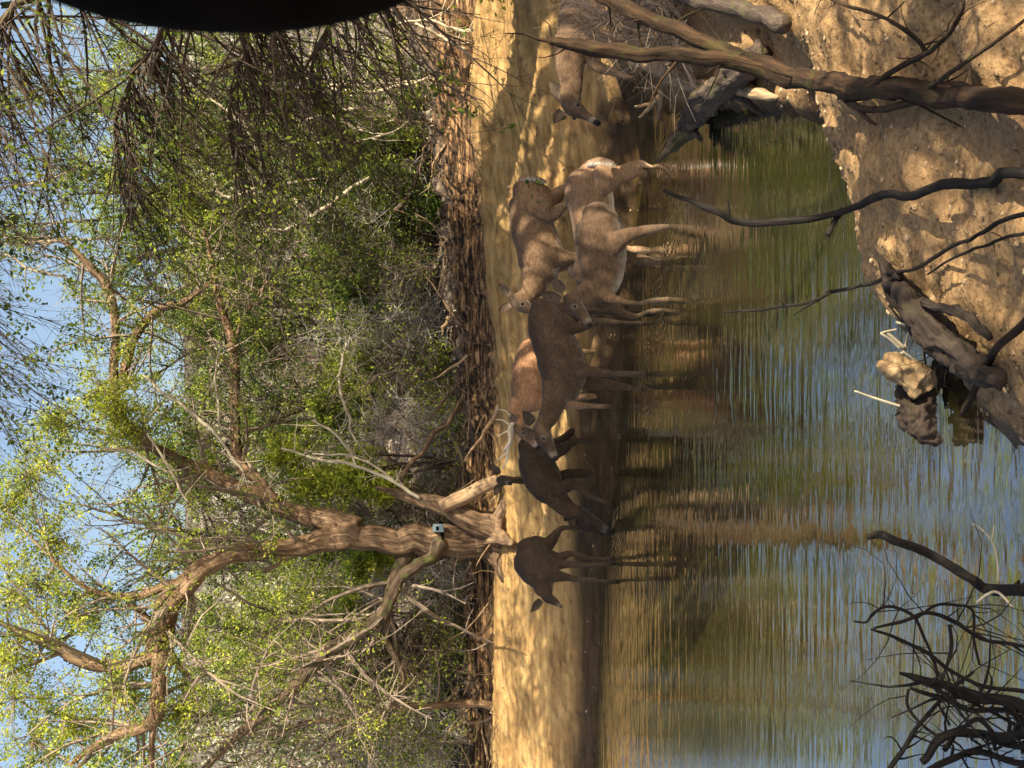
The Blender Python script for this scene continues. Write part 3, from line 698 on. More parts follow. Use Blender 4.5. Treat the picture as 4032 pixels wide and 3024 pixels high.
# ------------------------------------------------------------------ woody things from the photograph
def wood_thing(name, label, cat, limbs_, d0, mats=BARK, group=None, sides=12, rough=.12, wob=.25, base=None, twigs=None, part='trunk', foliage=None, extra=(), bare=0):
    """limbs_: list of [(x,y,ddepth,radius px)...]"""
    pts0 = P(*limbs_[0][0][:2], d0 + limbs_[0][0][2])
    root = empty(name, pts0, label, cat, group) if part else None
    b = M(); paths = []
    for L in limbs_:
        pts = [P(q[0], q[1], d0 + q[2]) for q in L]; rad = [q[3] * PX(d0) for q in L]
        p, r = limb(b, pts, rad, sides if max(rad) > .03 else 8, rough, wob); paths.append((p, r))
    if part: b.build(part, mats, root)
    if twigs or foliage:
        c = M()
        if twigs:
            cur = paths[bare:]
            for lvl, tw in enumerate(twigs):
                Pn, Rn = sprout(cur, **tw); v, q, bk = tubes(Pn, Rn, 4 if lvl == 0 else 3); c.add(v, q, 0, bark=bk); cur = aslist(Pn, Rn)
        tips = np.array([p[-1] for p, _ in cur] + [p[len(p) // 2] for p, _ in cur]) if twigs else None
        if foliage:
            fo = dict(foliage); ctr = fo.pop('centers', tips); frac = fo.pop('frac', 1.0)
            if frac < 1 and ctr is not None: ctr = ctr[rng.random(len(ctr)) < frac]
            V, F, T = leaves(ctr, **fo); c.add(V, F, 1, tint=T)
        allp = np.concatenate([p for p, _ in paths])
        for (x, y, dd, rp) in extra:
            q = P(x, y, dd); rr = rp * PX(dd); near = allp[np.linalg.norm(allp - q, axis=1).argmin()]
            limb(c, [near, near * .5 + q * .5 + rng.normal(size=3) * .03, q], [.014, .009, .004], 6, .1, .3)
            cs = q + rng.normal(size=(60, 3)) * rr * .75; stt = np.stack([np.repeat(q[None], 60, 0), q * .5 + cs * .5 + rng.normal(size=(60, 3)) * .02, cs], 1)
            v, qq, bk = tubes(stt, np.full((60, 3), .003), 3); c.add(v, qq, 0, bark=bk)
            V, F, T = leaves(np.concatenate([cs, cs * .8 + q * .2]), 16, .035, .015, np.clip(.8 + .15 * rng.normal(size=120), 0, 1)); c.add(V, F, 1, tint=T)
        c.build('crown', [TWIG_GREY if mats is not BARK_DARK else TWIG_DARK, LEAF], root, smooth=False)
    return root, paths

# main forked cedar
main, mp = wood_thing('cedar_tree', 'big forked cedar with shaggy bark on the crest, small grey box on its trunk', 'tree', [
    [(1990, 2112, 0, 105), (1950, 2112, 0, 98), (1880, 2120, 0, 78), (1760, 2126, 0, 66), (1640, 2124, 0, 60), (1520, 2122, 0, 56), (1420, 2106, 0, 58), (1340, 2096, 0, 62)],
    [(1930, 2150, 0, 50), (1965, 2215, -.1, 34), (1990, 2290, -.15, 16)], [(1935, 2080, -.1, 46), (1968, 2030, -.25, 30), (1995, 1960, -.35, 12)], [(1930, 2120, -.1, 50), (1972, 2125, -.3, 34), (2020, 2140, -.55, 12)],
    [(1380, 2110, 0, 50), (1270, 2135, 0, 46), (1150, 2148, -.1, 36), (1000, 2178, -.2, 33), (880, 2198, -.3, 32), (780, 2255, -.35, 38), (700, 2340, -.4, 42), (650, 2420, -.4, 44), (630, 2500, -.4, 46), (618, 2560, -.4, 38)],
    [(1400, 2085, 0, 50), (1300, 2052, .1, 42), (1180, 2030, .2, 34), (1080, 1990, .2, 34), (960, 1935, .3, 33), (850, 1880, .4, 31), (740, 1830, .5, 26), (620, 1770, .5, 20), (520, 1730, .5, 12)],
    [(630, 2560, -.4, 34), (625, 2640, -.5, 26), (622, 2740, -.5, 25), (606, 2830, -.5, 24), (540, 2868, -.5, 20), (450, 2900, -.5, 18), (360, 2950, -.5, 13), (280, 3010, -.5, 8)],
    [(606, 2840, -.5, 16), (600, 2900, -.5, 11), (596, 3040, -.5, 9)],
    [(640, 2545, -.4, 30), (560, 2600, -.4, 26), (440, 2625, -.3, 24), (340, 2610, -.3, 20), (200, 2545, -.2, 16), (90, 2495, -.1, 12), (-20, 2440, 0, 8)],
    [(720, 2290, -.35, 22), (640, 2310, -.3, 18), (540, 2350, -.3, 15), (440, 2345, -.3, 12), (330, 2310, -.3, 9), (200, 2200, -.3, 6)],
    [(640, 2500, -.4, 20), (590, 2450, -.3, 14), (545, 2400, -.3, 12), (500, 2380, -.3, 8)],
    [(660, 2560, -.4, 16), (700, 2620, -.4, 10), (740, 2660, -.4, 6)],
    [(1090, 1980, .2, 26), (1010, 1890, .3, 24), (948, 1828, .4, 22), (930, 1700, .5, 20), (926, 1563, .5, 20), (915, 1364, .6, 18), (862, 1180, .7, 15), (835, 1030, .7, 10), (800, 900, .7, 6)],
    [(1210, 2160, -.05, 22), (1140, 2185, -.1, 16), (1080, 2225, -.1, 10), (1040, 2255, -.1, 5)],
    [(915, 1364, .6, 11), (960, 1250, .7, 9), (1010, 1170, .7, 7), (1090, 1060, .7, 4)],
    [(484, 1500, .6, 20), (530, 1330, .6, 18), (630, 1218, .6, 17), (730, 1185, .6, 13), (862, 1085, .6, 8)],
    [(620, 1770, .5, 14), (480, 1640, .5, 18), (450, 1500, .6, 18), (457, 1300, .6, 18), (420, 1130, .7, 18), (330, 1020, .7, 14), (230, 930, .7, 9)]],
    12.3, BARK, sides=28, rough=.26, wob=.06, bare=4, extra=[(398, 1530, 12.4, 85), (504, 1696, 12.4, 75), (440, 1620, 12.3, 70), (230, 1670, 12.3, 50), (150, 2300, 12.2, 110), (300, 2420, 12.1, 80), (200, 2130, 12.3, 90), (60, 2750, 12.0, 110), (130, 2920, 12.0, 110), (20, 2600, 12.0, 90), (280, 2850, 12.0, 90), (60, 2350, 12.1, 90), (20, 2000, 12.2, 90), (110, 1880, 12.3, 90), (480, 2700, 12, 80), (700, 2800, 12, 80)],
    twigs=[dict(n=170, lo=.5, hi=1.5, spread=.9, up=.25, r0=.4, k=6, tmin=.2), dict(n=1300, lo=.15, hi=.6, spread=.9, up=.1, r0=.6, k=4, tmin=.1)],
    foliage=dict(n_each=22, spread=.035, size=.015, frac=.6))
# trail camera on its trunk
def boxm(c, h, ax):
    c = np.array(c); s = [(-1, -1, -1), (1, -1, -1), (1, 1, -1), (-1, 1, -1), (-1, -1, 1), (1, -1, 1), (1, 1, 1), (-1, 1, 1)]
    A = [np.array(a, float) for a in ax]
    bv = []
    for q in s: bv.append(c + A[0] * h[0] * q[0] + A[1] * h[1] * q[1] + A[2] * h[2] * q[2])
    return np.array(bv), np.array([(0, 3, 2, 1), (4, 5, 6, 7), (0, 1, 5, 4), (1, 2, 6, 5), (2, 3, 7, 6), (3, 0, 4, 7)])
GREYBLUE = plain('grey_plastic', (.16, .22, .25), .5); BLK = plain('black_plastic', (.004, .004, .004), .9, 0.02)
cc = P(1726, 2079, 12.12)
tc = empty('trail_camera', cc, 'small grey-blue box camera strapped to the forked cedar trunk', 'camera')
axs = [(1, 0, 0), (0, 1, 0), (0.05, 0, 1)]
b = M(); v, f = boxm(cc, (.037, .03, .052), axs); b.add(v, f); o = b.build('case', GREYBLUE, tc, smooth=False)
bv = o.modifiers.new('b', 'BEVEL'); bv.width = .008; bv.segments = 2
b = M(); v, f = boxm(cc + np.array((.0, -.031, .012)), (.018, .004, .012), axs); b.add(v, f); b.build('lens_window', BLK, tc, smooth=False)
b = M(); th = np.linspace(0, 2 * np.pi, 25); ring = P(1732, 2122, 12.3)
pp = np.stack([ring[0] + .168 * np.cos(th), ring[1] + .168 * np.sin(th), np.full(25, ring[2] - .01)], -1)
v, q, bk = tubes(pp[None], np.full((1, 25), .012), 6, lat=(0, 0, 1), flat=1.2); b.add(v, q); b.build('strap', BLK, tc)

wood_thing('broken_tree', 'short broken side trunk leaning right from the foot of the forked cedar', 'tree trunk', [
    [(1985, 2080, -.12, 66), (1900, 2060, -.12, 54), (1800, 2020, -.12, 44), (1720, 1990, -.1, 36), (1668, 1975, -.1, 30)],
    [(1680, 1980, -.1, 26), (1620, 1965, 0, 22), (1560, 1940, .1, 16), (1480, 1920, .1, 9)]], 12.25, BARK, rough=.2, wob=.06, sides=20)
wood_thing('fallen_log', 'pale smooth log propped diagonally against the broken side trunk', 'log', [
    [(1960, 1892, -.3, 24), (1900, 1920, -.25, 28), (1820, 1960, -.2, 30), (1738, 1998, -.15, 26)]], 12.2, BARK_TAN, rough=.1, wob=.03, sides=16)
wood_thing('leaning_tree', 'mossy crooked trunk leaning left out of the forked cedar, rising to the left', 'tree', [
    [(1740, 2130, .2, 34), (1700, 2190, .1, 24), (1640, 2235, 0, 22), (1580, 2275, 0, 24), (1540, 2360, 0, 24), (1500, 2425, 0, 28), (1400, 2500, 0, 30), (1290, 2565, 0, 28), (1180, 2680, 0, 26), (1090, 2765, 0, 24), (990, 2850, 0, 20), (880, 2950, 0, 16), (780, 3060, 0, 12)],
    [(1640, 2110, .4, 34), (1590, 2200, .4, 32), (1550, 2300, .35, 30), (1530, 2370, .2, 26)],
    [(1510, 2410, 0, 20), (1520, 2480, .1, 18), (1500, 2520, .1, 15), (1440, 2600, .2, 12), (1380, 2700, .2, 7)],
    [(1500, 2500, .1, 18), (1540, 2560, .1, 14), (1590, 2660, .1, 10), (1560, 2740, .1, 7), (1480, 2860, .1, 4)],
    [(1290, 2560, 0, 14), (1270, 2600, -.1, 9), (1200, 2600, -.1, 7), (1110, 2600, -.1, 4)]],
    11.9, BARK_MOSS, sides=18, rough=.24, wob=.1,
    twigs=[dict(n=70, lo=.4, hi=1.3, spread=.9, up=.1, r0=.4, k=6), dict(n=420, lo=.15, hi=.5, spread=.9, r0=.6, k=4, tmin=.1)],
    foliage=dict(n_each=20, spread=.05, size=.016, frac=.25))
wood_thing('dark_snag', 'dark crooked trunk with twisted limbs behind the leaning tree, left of the big cedar', 'tree', [
    [(1860, 2580, .2, 30), (1800, 2560, .1, 40), (1720, 2550, 0, 36), (1640, 2552, 0, 26), (1560, 2550, 0, 28), (1480, 2545, 0, 24), (1400, 2500, 0, 14), (1300, 2440, 0, 8)],
    [(1890, 2450, 0, 22), (1850, 2380, 0, 26), (1800, 2330, 0, 24), (1740, 2280, 0, 22), (1690, 2230, 0, 16), (1640, 2190, 0, 12)],
    [(1780, 2350, 0, 14), (1740, 2400, 0, 12), (1700, 2450, 0, 10), (1640, 2510, 0, 8)],
    [(1720, 2545, 0, 16), (1660, 2600, 0, 12), (1600, 2650, 0, 8), (1540, 2760, 0, 5)],
    [(1690, 2330, 0, 12), (1620, 2440, 0, 10), (1560, 2600, 0, 8), (1480, 2740, 0, 5)]],
    13.3, BARK_DARK, sides=14, rough=.24, wob=.15,
    twigs=[dict(n=120, lo=.3, hi=1.2, spread=1.0, up=.15, r0=.4, k=6), dict(n=700, lo=.15, hi=.5, spread=1.0, r0=.6, k=4, tmin=.1)])
wood_thing('sapling', 'thin bare upright sapling near the left edge of the bank crest', 'tree', [
    [(1945, 2782, 0, 20), (1900, 2778, 0, 17), (1760, 2776, 0, 15), (1660, 2780, 0, 15), (1560, 2790, 0, 15), (1460, 2812, 0, 14), (1340, 2835, 0, 12), (1200, 2850, 0, 9), (1060, 2900, 0, 6)],
    [(1580, 2790, 0, 9), (1480, 2760, 0, 6), (1380, 2700, 0, 4)], [(1420, 2815, 0, 8), (1340, 2870, 0, 6), (1240, 2960, 0, 4)]],
    12.6, BARK, twigs=[dict(n=60, lo=.3, hi=1.0, spread=.9, up=.2, r0=.5, k=5), dict(n=300, lo=.1, hi=.4, spread=.9, r0=.6, k=4)],
    foliage=dict(n_each=14, spread=.05, size=.015, frac=.25))

# ------------------------------------------------------------------ woodland behind
def ground_point(x, y): return np.array((x, y, tz(x, y)))
def bg_tree(x, y, h, label, nl1=60, nl2=500, leaf=.5, n_each=30, lsize=.02, bark=BARK_DARK, lean=(0, 0), crown0=.25, group='trees of the woodland behind', tint=None, r=.08, name='juniper_tree', clumps=3, spread=.07, lmat=LEAF, twig=TWIG_DARK):
    base = ground_point(x, y); root = empty(name, base, label, 'tree', group)
    b = M(); paths = []
    for s in range(clumps):
        ang = rng.random() * 6.28; dv = np.array((math.cos(ang), math.sin(ang), 0)) * .28 + np.array((*lean, 0))
        pts = [base + np.array((0, 0, -.1)) + dv * .1 * s]; nseg = 5
        for i in range(1, nseg + 1):
            t = i / nseg; pts.append(base + dv * h * t * (.4 + .6 * t) * (.5 + .5 * s / max(1, clumps - 1)) + np.array((0, 0, h * t * (1 - .12 * s))) + rng.normal(size=3) * .10)
        p, rr = limb(b, pts, np.linspace(r * (1 - .2 * s), r * .12, nseg + 1), 8, .15, .2); paths.append((p, rr))
    b.build('trunk', bark, root)
    c = M(); P1, R1 = sprout(paths, nl1, h * .12, h * .36, .8, .15, .5, 6, .3, crown0, minr=.004)
    v, q, bk = tubes(P1, R1, 4); c.add(v, q, 0, bark=bk)
    P2, R2 = sprout(aslist(P1, R1), nl2, .12, .55, .9, .05, .6, 4, .3, .15, minr=.002); v, q, bk = tubes(P2, R2, 3); c.add(v, q, 0, bark=bk)
    if leaf != 0:
        pick = P2[(vnoise(P2[:, 2] * 1.1 + 7) + .5 * rng.normal(size=nl2)) > (.45 - leaf * 1.3)]
        ctr = np.concatenate([pick[:, 1], pick[:, 2], pick[:, 3], pick[:, 2] * .5 + pick[:, 3] * .5])
        tn = np.clip(.5 + .42 * vnoise(ctr * 1.3) + .14 * rng.normal(size=len(ctr)), 0, 1) if tint is None else np.clip(tint + .15 * rng.normal(size=len(ctr)), 0, 1)
        V, F, T = leaves(ctr, n_each, spread, lsize, tn); c.add(V, F, 1, tint=T)
    c.build('crown', [twig, lmat], root, smooth=False)
    return root
bgt = [  # x, y, height, label
    (-3.0, 14.6, 3.0, 'loose green juniper at the far left of the woodland edge'),
    (-1.7, 15.2, 2.8, 'green juniper rising between the leaning trunk and the left edge'),
    (-.2, 14.8, 2.7, 'low bright green juniper just right of the forked cedar'),
    (.9, 14.6, 2.4, 'bushy bright green juniper at the middle of the woodland edge'),
    (1.9, 13.9, 3.0, 'dense dark green juniper right of the middle, behind the bank'),
    (2.9, 14.2, 3.2, 'tall dense juniper behind the bank at the right'),
    (3.8, 15.5, 3.8, 'tallest juniper at the far right behind the dense one'),
    (-4.2, 17.5, 4.0, 'thin-crowned tree standing far back on the left'),
    (-2.4, 18.5, 4.4, 'pale thin-crowned tree far back behind the leaning trunk'),
    (-.6, 18.0, 3.6, 'thin tree far back behind the forked cedar'),
    (1.0, 18.8, 3.8, 'thin tree far back in the middle of the woodland'),
    (2.6, 18.2, 4.4, 'thin-crowned tree far back on the right'),
    (4.4, 19.5, 4.6, 'farthest tall tree on the right of the woodland')]
for i, (x, y, h, lab) in enumerate(bgt):
    near_ = y < 16
    bg_tree(x, y, h, lab, nl1=70 if near_ else 90, nl2=620 if near_ else 700, leaf=.32 if near_ else .10, n_each=13, lsize=.017 if near_ else .024, r=.07 if near_ else .09, crown0=.15 if near_ else .35, spread=.035 if near_ else .055)
# bare brush
for i, (x, y, h, lab) in enumerate([
        (-3.7, 13.2, 1.7, 'grey leafless shrub at the very left edge behind the crest'), (-2.7, 13.3, 1.4, 'grey leafless shrub behind the thin sapling'),
        (-2.0, 13.1, 1.3, 'grey leafless shrub under the leaning mossy trunk'), (-1.2, 13.4, 1.4, 'grey leafless shrub left of the forked cedar foot'),
        (-.45, 13.2, 1.2, 'bare tangled shrub right of the forked cedar foot'), (.15, 13.1, 1.3, 'bare tangled shrub behind the antlers of the buck'),
        (.7, 12.9, 1.2, 'bare tangled shrub behind the large middle deer'), (1.25, 12.7, 1.3, 'bare tangled shrub behind the ears of the brown deer'),
        (1.9, 12.6, 1.2, 'pale leafless shrub above the back of the brown deer'), (2.5, 12.5, 1.3, 'pale leafless shrub behind the right part of the sand'),
        (3.1, 12.4, 1.4, 'pale leafless shrub in the right corner of the far bank'), (-3.1, 14.2, 2.2, 'tall grey leafless shrub behind the thin sapling'),
        (-1.6, 14.3, 2.2, 'tall grey leafless shrub behind the leaning mossy trunk'), (.4, 14.0, 2.0, 'tall bare shrub between the green bushes in the middle'),
        (1.7, 13.6, 1.9, 'tall bare shrub beside the dark green bush')]):
    bg_tree(x, y, h, lab, nl1=110, nl2=1000, leaf=-.1, n_each=5, lsize=.016, r=.022, crown0=.0, clumps=6, name='bare_shrub', group='leafless shrubs behind the bank', bark=TWIG_GREY, twig=TWIG_GREY if i % 2 else TWIG_ASH)

# distant scrub on the rising slope: uncountable
c = M(); n = 2300
sx = rng.uniform(-14, 16, n); sy = 20 + 32 * rng.random(n) ** .8; sx = sx * sy / 34
z, *_ = terrain(sx, sy)
bs = np.stack([sx, sy, z], -1); K = 5; D = nrm(rng.normal(size=(n, 3)) * .35 + np.array((0, 0, 1))); Hh = rng.uniform(.6, 2.3, n)
Pn = bs[:, None, :] + D[:, None, :] * Hh[:, None, None] * np.linspace(0, 1, K)[None, :, None] + rng.normal(size=(n, K, 3)) * .08; Rn = .035 * np.linspace(1, .25, K)[None] * np.ones((n, 1))
v, q, bk = tubes(Pn, Rn, 4); c.add(v, q, 0, bark=bk)
P2, R2 = sprout(aslist(Pn, Rn), 14000, .3, 1.3, .9, .25, .5, 4, .3, .2, minr=.005); v, q, bk = tubes(P2, R2, 3); c.add(v, q, 0, bark=bk)
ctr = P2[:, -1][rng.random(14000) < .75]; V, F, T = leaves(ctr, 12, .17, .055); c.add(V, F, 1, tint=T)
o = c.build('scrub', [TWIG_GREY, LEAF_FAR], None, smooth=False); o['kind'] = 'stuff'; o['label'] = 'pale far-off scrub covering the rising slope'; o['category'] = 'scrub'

# leaf litter and sticks on the woodland floor
c = M(); n = 26000; lx = rng.uniform(-6, 6, n); ly = 11.6 + 12 * rng.random(n) ** 1.6; z, sdv, u, _ = terrain(lx, ly)
k = (u > 1.5); ctr = np.stack([lx, ly, z + .008], -1)[k]; V, F, T = leaves(ctr, 1, .0, .024, elong=1.6); c.add(V, F, 0, tint=T)
o = c.build('leaf_litter', LITTER, None, smooth=False); o['kind'] = 'stuff'; o['label'] = 'dry leaf litter over the woodland floor'; o['category'] = 'leaf litter'
c = M(); n = 1100; lx = rng.uniform(-5, 5, n); ly = 11.9 + 3.7 * rng.random(n); z, sdv, u, _ = terrain(lx, ly); kk = ((u > 1.12) & (u < 2.6))
O = np.stack([lx, ly, z + .02], -1)[kk]; n = len(O); D = nrm(np.stack([rng.normal(size=n) * 1.6, rng.normal(size=n) * .4, rng.normal(size=n) * .16], -1)); L = rng.uniform(.15, 1.1, n) ** 1.2
Pn = O[:, None] + D[:, None] * L[:, None, None] * np.linspace(-.5, .5, 4)[None, :, None] + rng.normal(size=(n, 4, 3)) * .03
v, q, bk = tubes(Pn, rng.uniform(.002, .011, (n, 1)) * np.array([[.7, 1, .9, .4]]), 5); c.add(v, q, 0, bark=bk)
o = c.build('fallen_twigs', BARK, None); o['kind'] = 'stuff'; o['label'] = 'fallen twigs and bark strips along the ledge'; o['category'] = 'twigs'

c = M(); n = 420; lx = rng.uniform(-4.6, 4, n); ly = 11.8 + 2.6 * rng.random(n); z, sdv, u, _ = terrain(lx, ly); kk = (u > 1.0) & (u < 1.6)
O = np.stack([lx, ly, z - .02], -1)[kk]; n = len(O); D = nrm(rng.normal(size=(n, 3)) * np.array((1, .35, .35)) + np.array((0, -.15, .35))); L = rng.uniform(.15, .75, n)
Pn = O[:, None] + D[:, None] * L[:, None, None] * np.linspace(0, 1, 6)[None, :, None] + np.cumsum(rng.normal(size=(n, 6, 3)) * .022, axis=1)
v, q, bk = tubes(Pn, (.004 + .018 * rng.random((n, 1)) ** 3) * np.array([[1.2, 1, .9, .75, .55, .25]]), 6); c.add(v, q, 0, bark=bk)
o = c.build('roots', BARK_TAN, None); o['kind'] = 'stuff'; o['label'] = 'exposed roots and snapped twigs sticking out of the ledge'; o['category'] = 'roots'

# ------------------------------------------------------------------ big overhanging tree at the upper right
ov = empty('overhanging_tree', (3.2, 9.6, tz(3.2, 9.6)), 'dense dark tree at the upper right whose fine twigs hang down to the left', 'tree')
b = M(); paths = []
p, r = limb(b, [(3.3, 9.6, tz(3.2, 9.6) - .1), (3.25, 9.7, 2), (3.3, 9.9, 3.6), (3.1, 10, 5.2), (2.8, 10, 6.4)], [.2, .17, .14, .11, .07], 14, .15, .1)
for L in ([(3.3, 9.9, 3.9), (2.6, 10.2, 5.0), (1.8, 10.5, 5.5), (1.0, 10.8, 5.7), (.2, 11, 5.6)], [(3.1, 10, 5.4), (2.5, 10.4, 6.0), (1.9, 10.8, 6.2)],
          [(3.25, 9.8, 3.0), (2.7, 10.3, 3.7), (2.1, 10.6, 4.0), (1.5, 10.9, 4.0)], [(3.25, 9.7, 2.4), (2.8, 10.2, 2.9), (2.3, 10.6, 3.1), (1.8, 10.9, 3.1)],
          [(3.2, 9.9, 4.2), (2.4, 9.8, 5.0), (1.6, 9.6, 5.4)], [(3.25, 9.7, 1.9), (2.9, 10.4, 2.3), (2.5, 10.9, 2.5)]):
    paths.append(limb(b, L, np.linspace(.032, .008, len(L)), 8, .2, .9))
b.build('trunk', BARK_MOSS, ov)
c = M(); dirb = np.array((-.55, .05, -.75))
P1, R1 = sprout(paths, 460, .6, 2.1, .45, 0, .5, 7, .22, .05, bias=dirb * .9, minr=.004); v, q, bk = tubes(P1, R1, 4); c.add(v, q, 0, bark=bk)
P2, R2 = sprout(aslist(P1, R1), 3600, .18, .8, .38, 0, .7, 5, .22, .05, bias=dirb * .7, minr=.0026); v, q, bk = tubes(P2, R2, 3); c.add(v, q, 0, bark=bk)
P3, R3 = sprout(aslist(P2, R2), 5000, .08, .3, .5, 0, .7, 3, .2, .05, bias=dirb * .5, minr=.002); v, q, bk = tubes(P3, R3, 3); c.add(v, q, 0, bark=bk)
ctr = P2[:, -1][rng.random(3600) < .30]; tn = np.clip(.35 + .4 * vnoise(ctr * 1.3) + .1 * rng.normal(size=len(ctr)), 0, 1)
V, F, T = leaves(ctr, 9, .05, .024, tn); c.add(V, F, 1, tint=T)
c.build('crown', [TWIG_DARK, LEAF], ov, smooth=False)

# green foliage masses placed as juniper bushes
def spray(label, d, blobs, n_c=60, size=.018, tint=.75, name='green_bush', group='green bushes among the trees', n_each=40):
    """blobs: (x,y,ddepth,r px) joined by stems to a foot on the ground"""
    c0 = P(blobs[0][0], blobs[0][1], d + blobs[0][2]); foot = ground_point(c0[0] + .1, d + .1); foot[2] -= .05
    root = empty(name, foot, label, 'bush', group); b = M(); c = M()
    for (x, y, dd, rp) in blobs:
        q = P(x, y, d + dd); rr = rp * PX(d)
        limb(b, [foot, (foot * .5 + q * .5) + np.array((.05, 0, .1)), q], [.022, .014, .006], 6, .1, .3)
        cs = q + rng.normal(size=(n_c, 3)) * rr * .62
        st = np.stack([np.repeat(q[None], n_c, 0), q * .5 + cs * .5 + rng.normal(size=(n_c, 3)) * .02, cs], 1)
        v, qq, bk = tubes(st, np.full((n_c, 3), .0035) * np.array([[1, .8, .5]]), 3); c.add(v, qq, 0, bark=bk)
        tn = np.clip(tint + .25 * vnoise(cs * 3) + .12 * rng.normal(size=n_c), 0, 1)
        cs2 = np.concatenate([cs, cs * .75 + q * .25, cs * .88 + q * .12]); V, F, T = leaves(cs2, n_each // 3, .035, size, np.tile(tn, 3)); c.add(V, F, 1, tint=T)
    b.build('stem', BARK_DARK, root); c.build('foliage', [TWIG_DARK, LEAF], root, smooth=False)
spray('yellow-green bush lit by sun beside the forked cedar, right of its trunk', 13.0, [(1410, 1862, 0, 90), (1300, 1900, .1, 100), (1211, 1916, .2, 90), (1500, 1930, 0, 60), (1120, 1800, .2, 80)], tint=.82)
spray('bright green bush in the middle above the large deer', 13.6, [(1422, 1422, 0, 110), (1440, 1578, 0, 100), (1422, 1289, .1, 60), (1340, 1500, .2, 110), (1290, 1640, .2, 90)], tint=.6)
spray('dark green bush right of the middle above the brown deer', 12.6, [(1480, 1010, 0, 90), (1400, 1130, 0, 110), (1560, 880, 0, 80), (1723, 814, -.2, 60), (1330, 960, .1, 100)], tint=.3)
spray('green bush at the right above the sand', 12.4, [(1422, 633, 0, 120), (1300, 560, 0, 120), (1560, 560, 0, 80), (1663, 362, 0, 80), (1200, 720, 0, 130)], tint=.42)
spray('small bright bush left of the forked cedar trunk', 12.7, [(1494, 2209, 0, 50), (1420, 2230, 0, 60), (1360, 2380, .3, 70)], tint=.72, n_c=40)

# pale dead branches catching the sun
def dead(label, d, curves, matl=TWIG_PALE, name='dead_branch', group='pale dead branches among the brush', n=24, tw=(.08, .4)):
    pts0 = P(*curves[0][0][:2], d); root = empty(name, pts0, label, 'branch', group); b = M(); paths = []
    for L in curves:
        paths.append(limb(b, [P(q[0], q[1], d + (q[3] if len(q) > 3 else 0)) for q in L], [q[2] * PX(d) for q in L], 7, .12, .5))
    if n:
        Pn, Rn = sprout(paths, n, tw[0], tw[1], .7, 0, .6, 5, .3, .1, minr=.002); v, q, bk = tubes(Pn, Rn, 4); b.add(v, q, 0, bark=bk)
    b.build('limb', matl, root); return root
dead('double pale arched branch lit white at the upper right', 11.4, [[(1190, 300, 6), (1300, 350, 8), (1450, 358, 9), (1600, 340, 8), (1680, 312, 6)], [(1215, 355, 6), (1330, 335, 7), (1470, 332, 7), (1640, 322, 5)]])
dead('pale hooked branch curving down through the green at the right', 11.6, [[(814, 386, 4), (900, 440, 6), (989, 524, 7), (1025, 633, 8), (1019, 741, 9), (900, 775, 8), (800, 740, 6)], [(1000, 772, 7), (1090, 735, 7), (1241, 711, 5)]])
dead('long pale branch arching over the dark green bush', 11.9, [[(1060, 904, 5), (1150, 904, 8), (1241, 850, 9), (1362, 766, 9), (1452, 705, 7)], [(1145, 741, 4), (1193, 856, 6), (1253, 946, 5)]])
dead('pale twiggy branch lying level above the sand at the right', 11.5, [[(1205, 470, 5), (1362, 428, 8), (1460, 440, 8), (1560, 464, 6)], [(1265, 410, 5), (1331, 476, 7), (1434, 518, 5)], [(1250, 560, 4), (1400, 560, 5), (1520, 530, 6)]])
dead('pale crooked branch over the far right end of the sand', 11.0, [[(1560, 100, 5), (1700, 80, 6), (1800, 115, 8), (1880, 105, 8), (1960, 60, 7), (2000, 0, 6)], [(1640, 92, 5), (1740, 150, 7), (1840, 190, 6)]], n=40)
dead('slender white zigzag branch in the middle of the green bush', 12.9, [[(1340, 1230, 4), (1362, 1338, 6), (1344, 1482, 7), (1362, 1603, 7), (1386, 1693, 6), (1434, 1808, 5)]])
dead('fan of three pale branches rising right of the forked cedar', 12.1, [[(1651, 1958, 8), (1573, 1904, 7), (1452, 1850, 7), (1289, 1808, 6), (1108, 1765, 4)], [(1410, 1840, 6), (1338, 1729, 5), (1229, 1651, 4)], [(1560, 1900, 6), (1500, 1850, 5), (1400, 1800, 4), (1200, 1780, 3)]])
dead('grey-tan stick slanting up from the ledge behind the antlers', 12.4, [[(1900, 1415, 8), (1844, 1530, 10), (1753, 1663, 10), (1603, 1844, 10), (1560, 1900, 9)], [(1870, 1460, 6), (1780, 1540, 6), (1680, 1660, 5)]], matl=BARK, n=12)
dead('pale branch high in the middle crossing the sky', 11.8, [[(564, 1477, 4), (663, 1563, 6), (796, 1663, 7), (902, 1775, 6), (960, 1860, 5)], [(583, 1709, 4), (630, 1782, 5), (690, 1881, 5), (740, 1975, 5)]])
dead('short pale upright twig above the forked cedar limb', 11.9, [[(869, 1357, 4), (849, 1497, 5), (862, 1663, 5)]], n=10)
dead('short pale twig high in the sky above the forked cedar', 11.8, [[(398, 1762, 4), (497, 1775, 5), (597, 1828, 5), (663, 1861, 4)]], n=10)
dead('thin pale branch at the top edge, right of the middle', 10.6, [[(20, 960, 4), (200, 950, 6), (420, 940, 5)], [(0, 745, 5), (150, 720, 6), (260, 680, 4), (340, 640, 3)], [(0, 1000, 5), (120, 1060, 6), (260, 1090, 4)]], n=50)
dead('tan leaning stick behind the sand at the right, low', 12.4, [[(1790, 790, 10), (1830, 720, 16), (1870, 620, 18)]], matl=BARK_TAN, n=6)
dead('tan stick leaning on the far end of the ledge at the right', 12.4, [[(1740, 400, 14), (1800, 330, 16), (1850, 270, 18)], [(1860, 270, 8), (1700, 240, 6), (1600, 215, 5)]], matl=BARK_TAN, n=14)
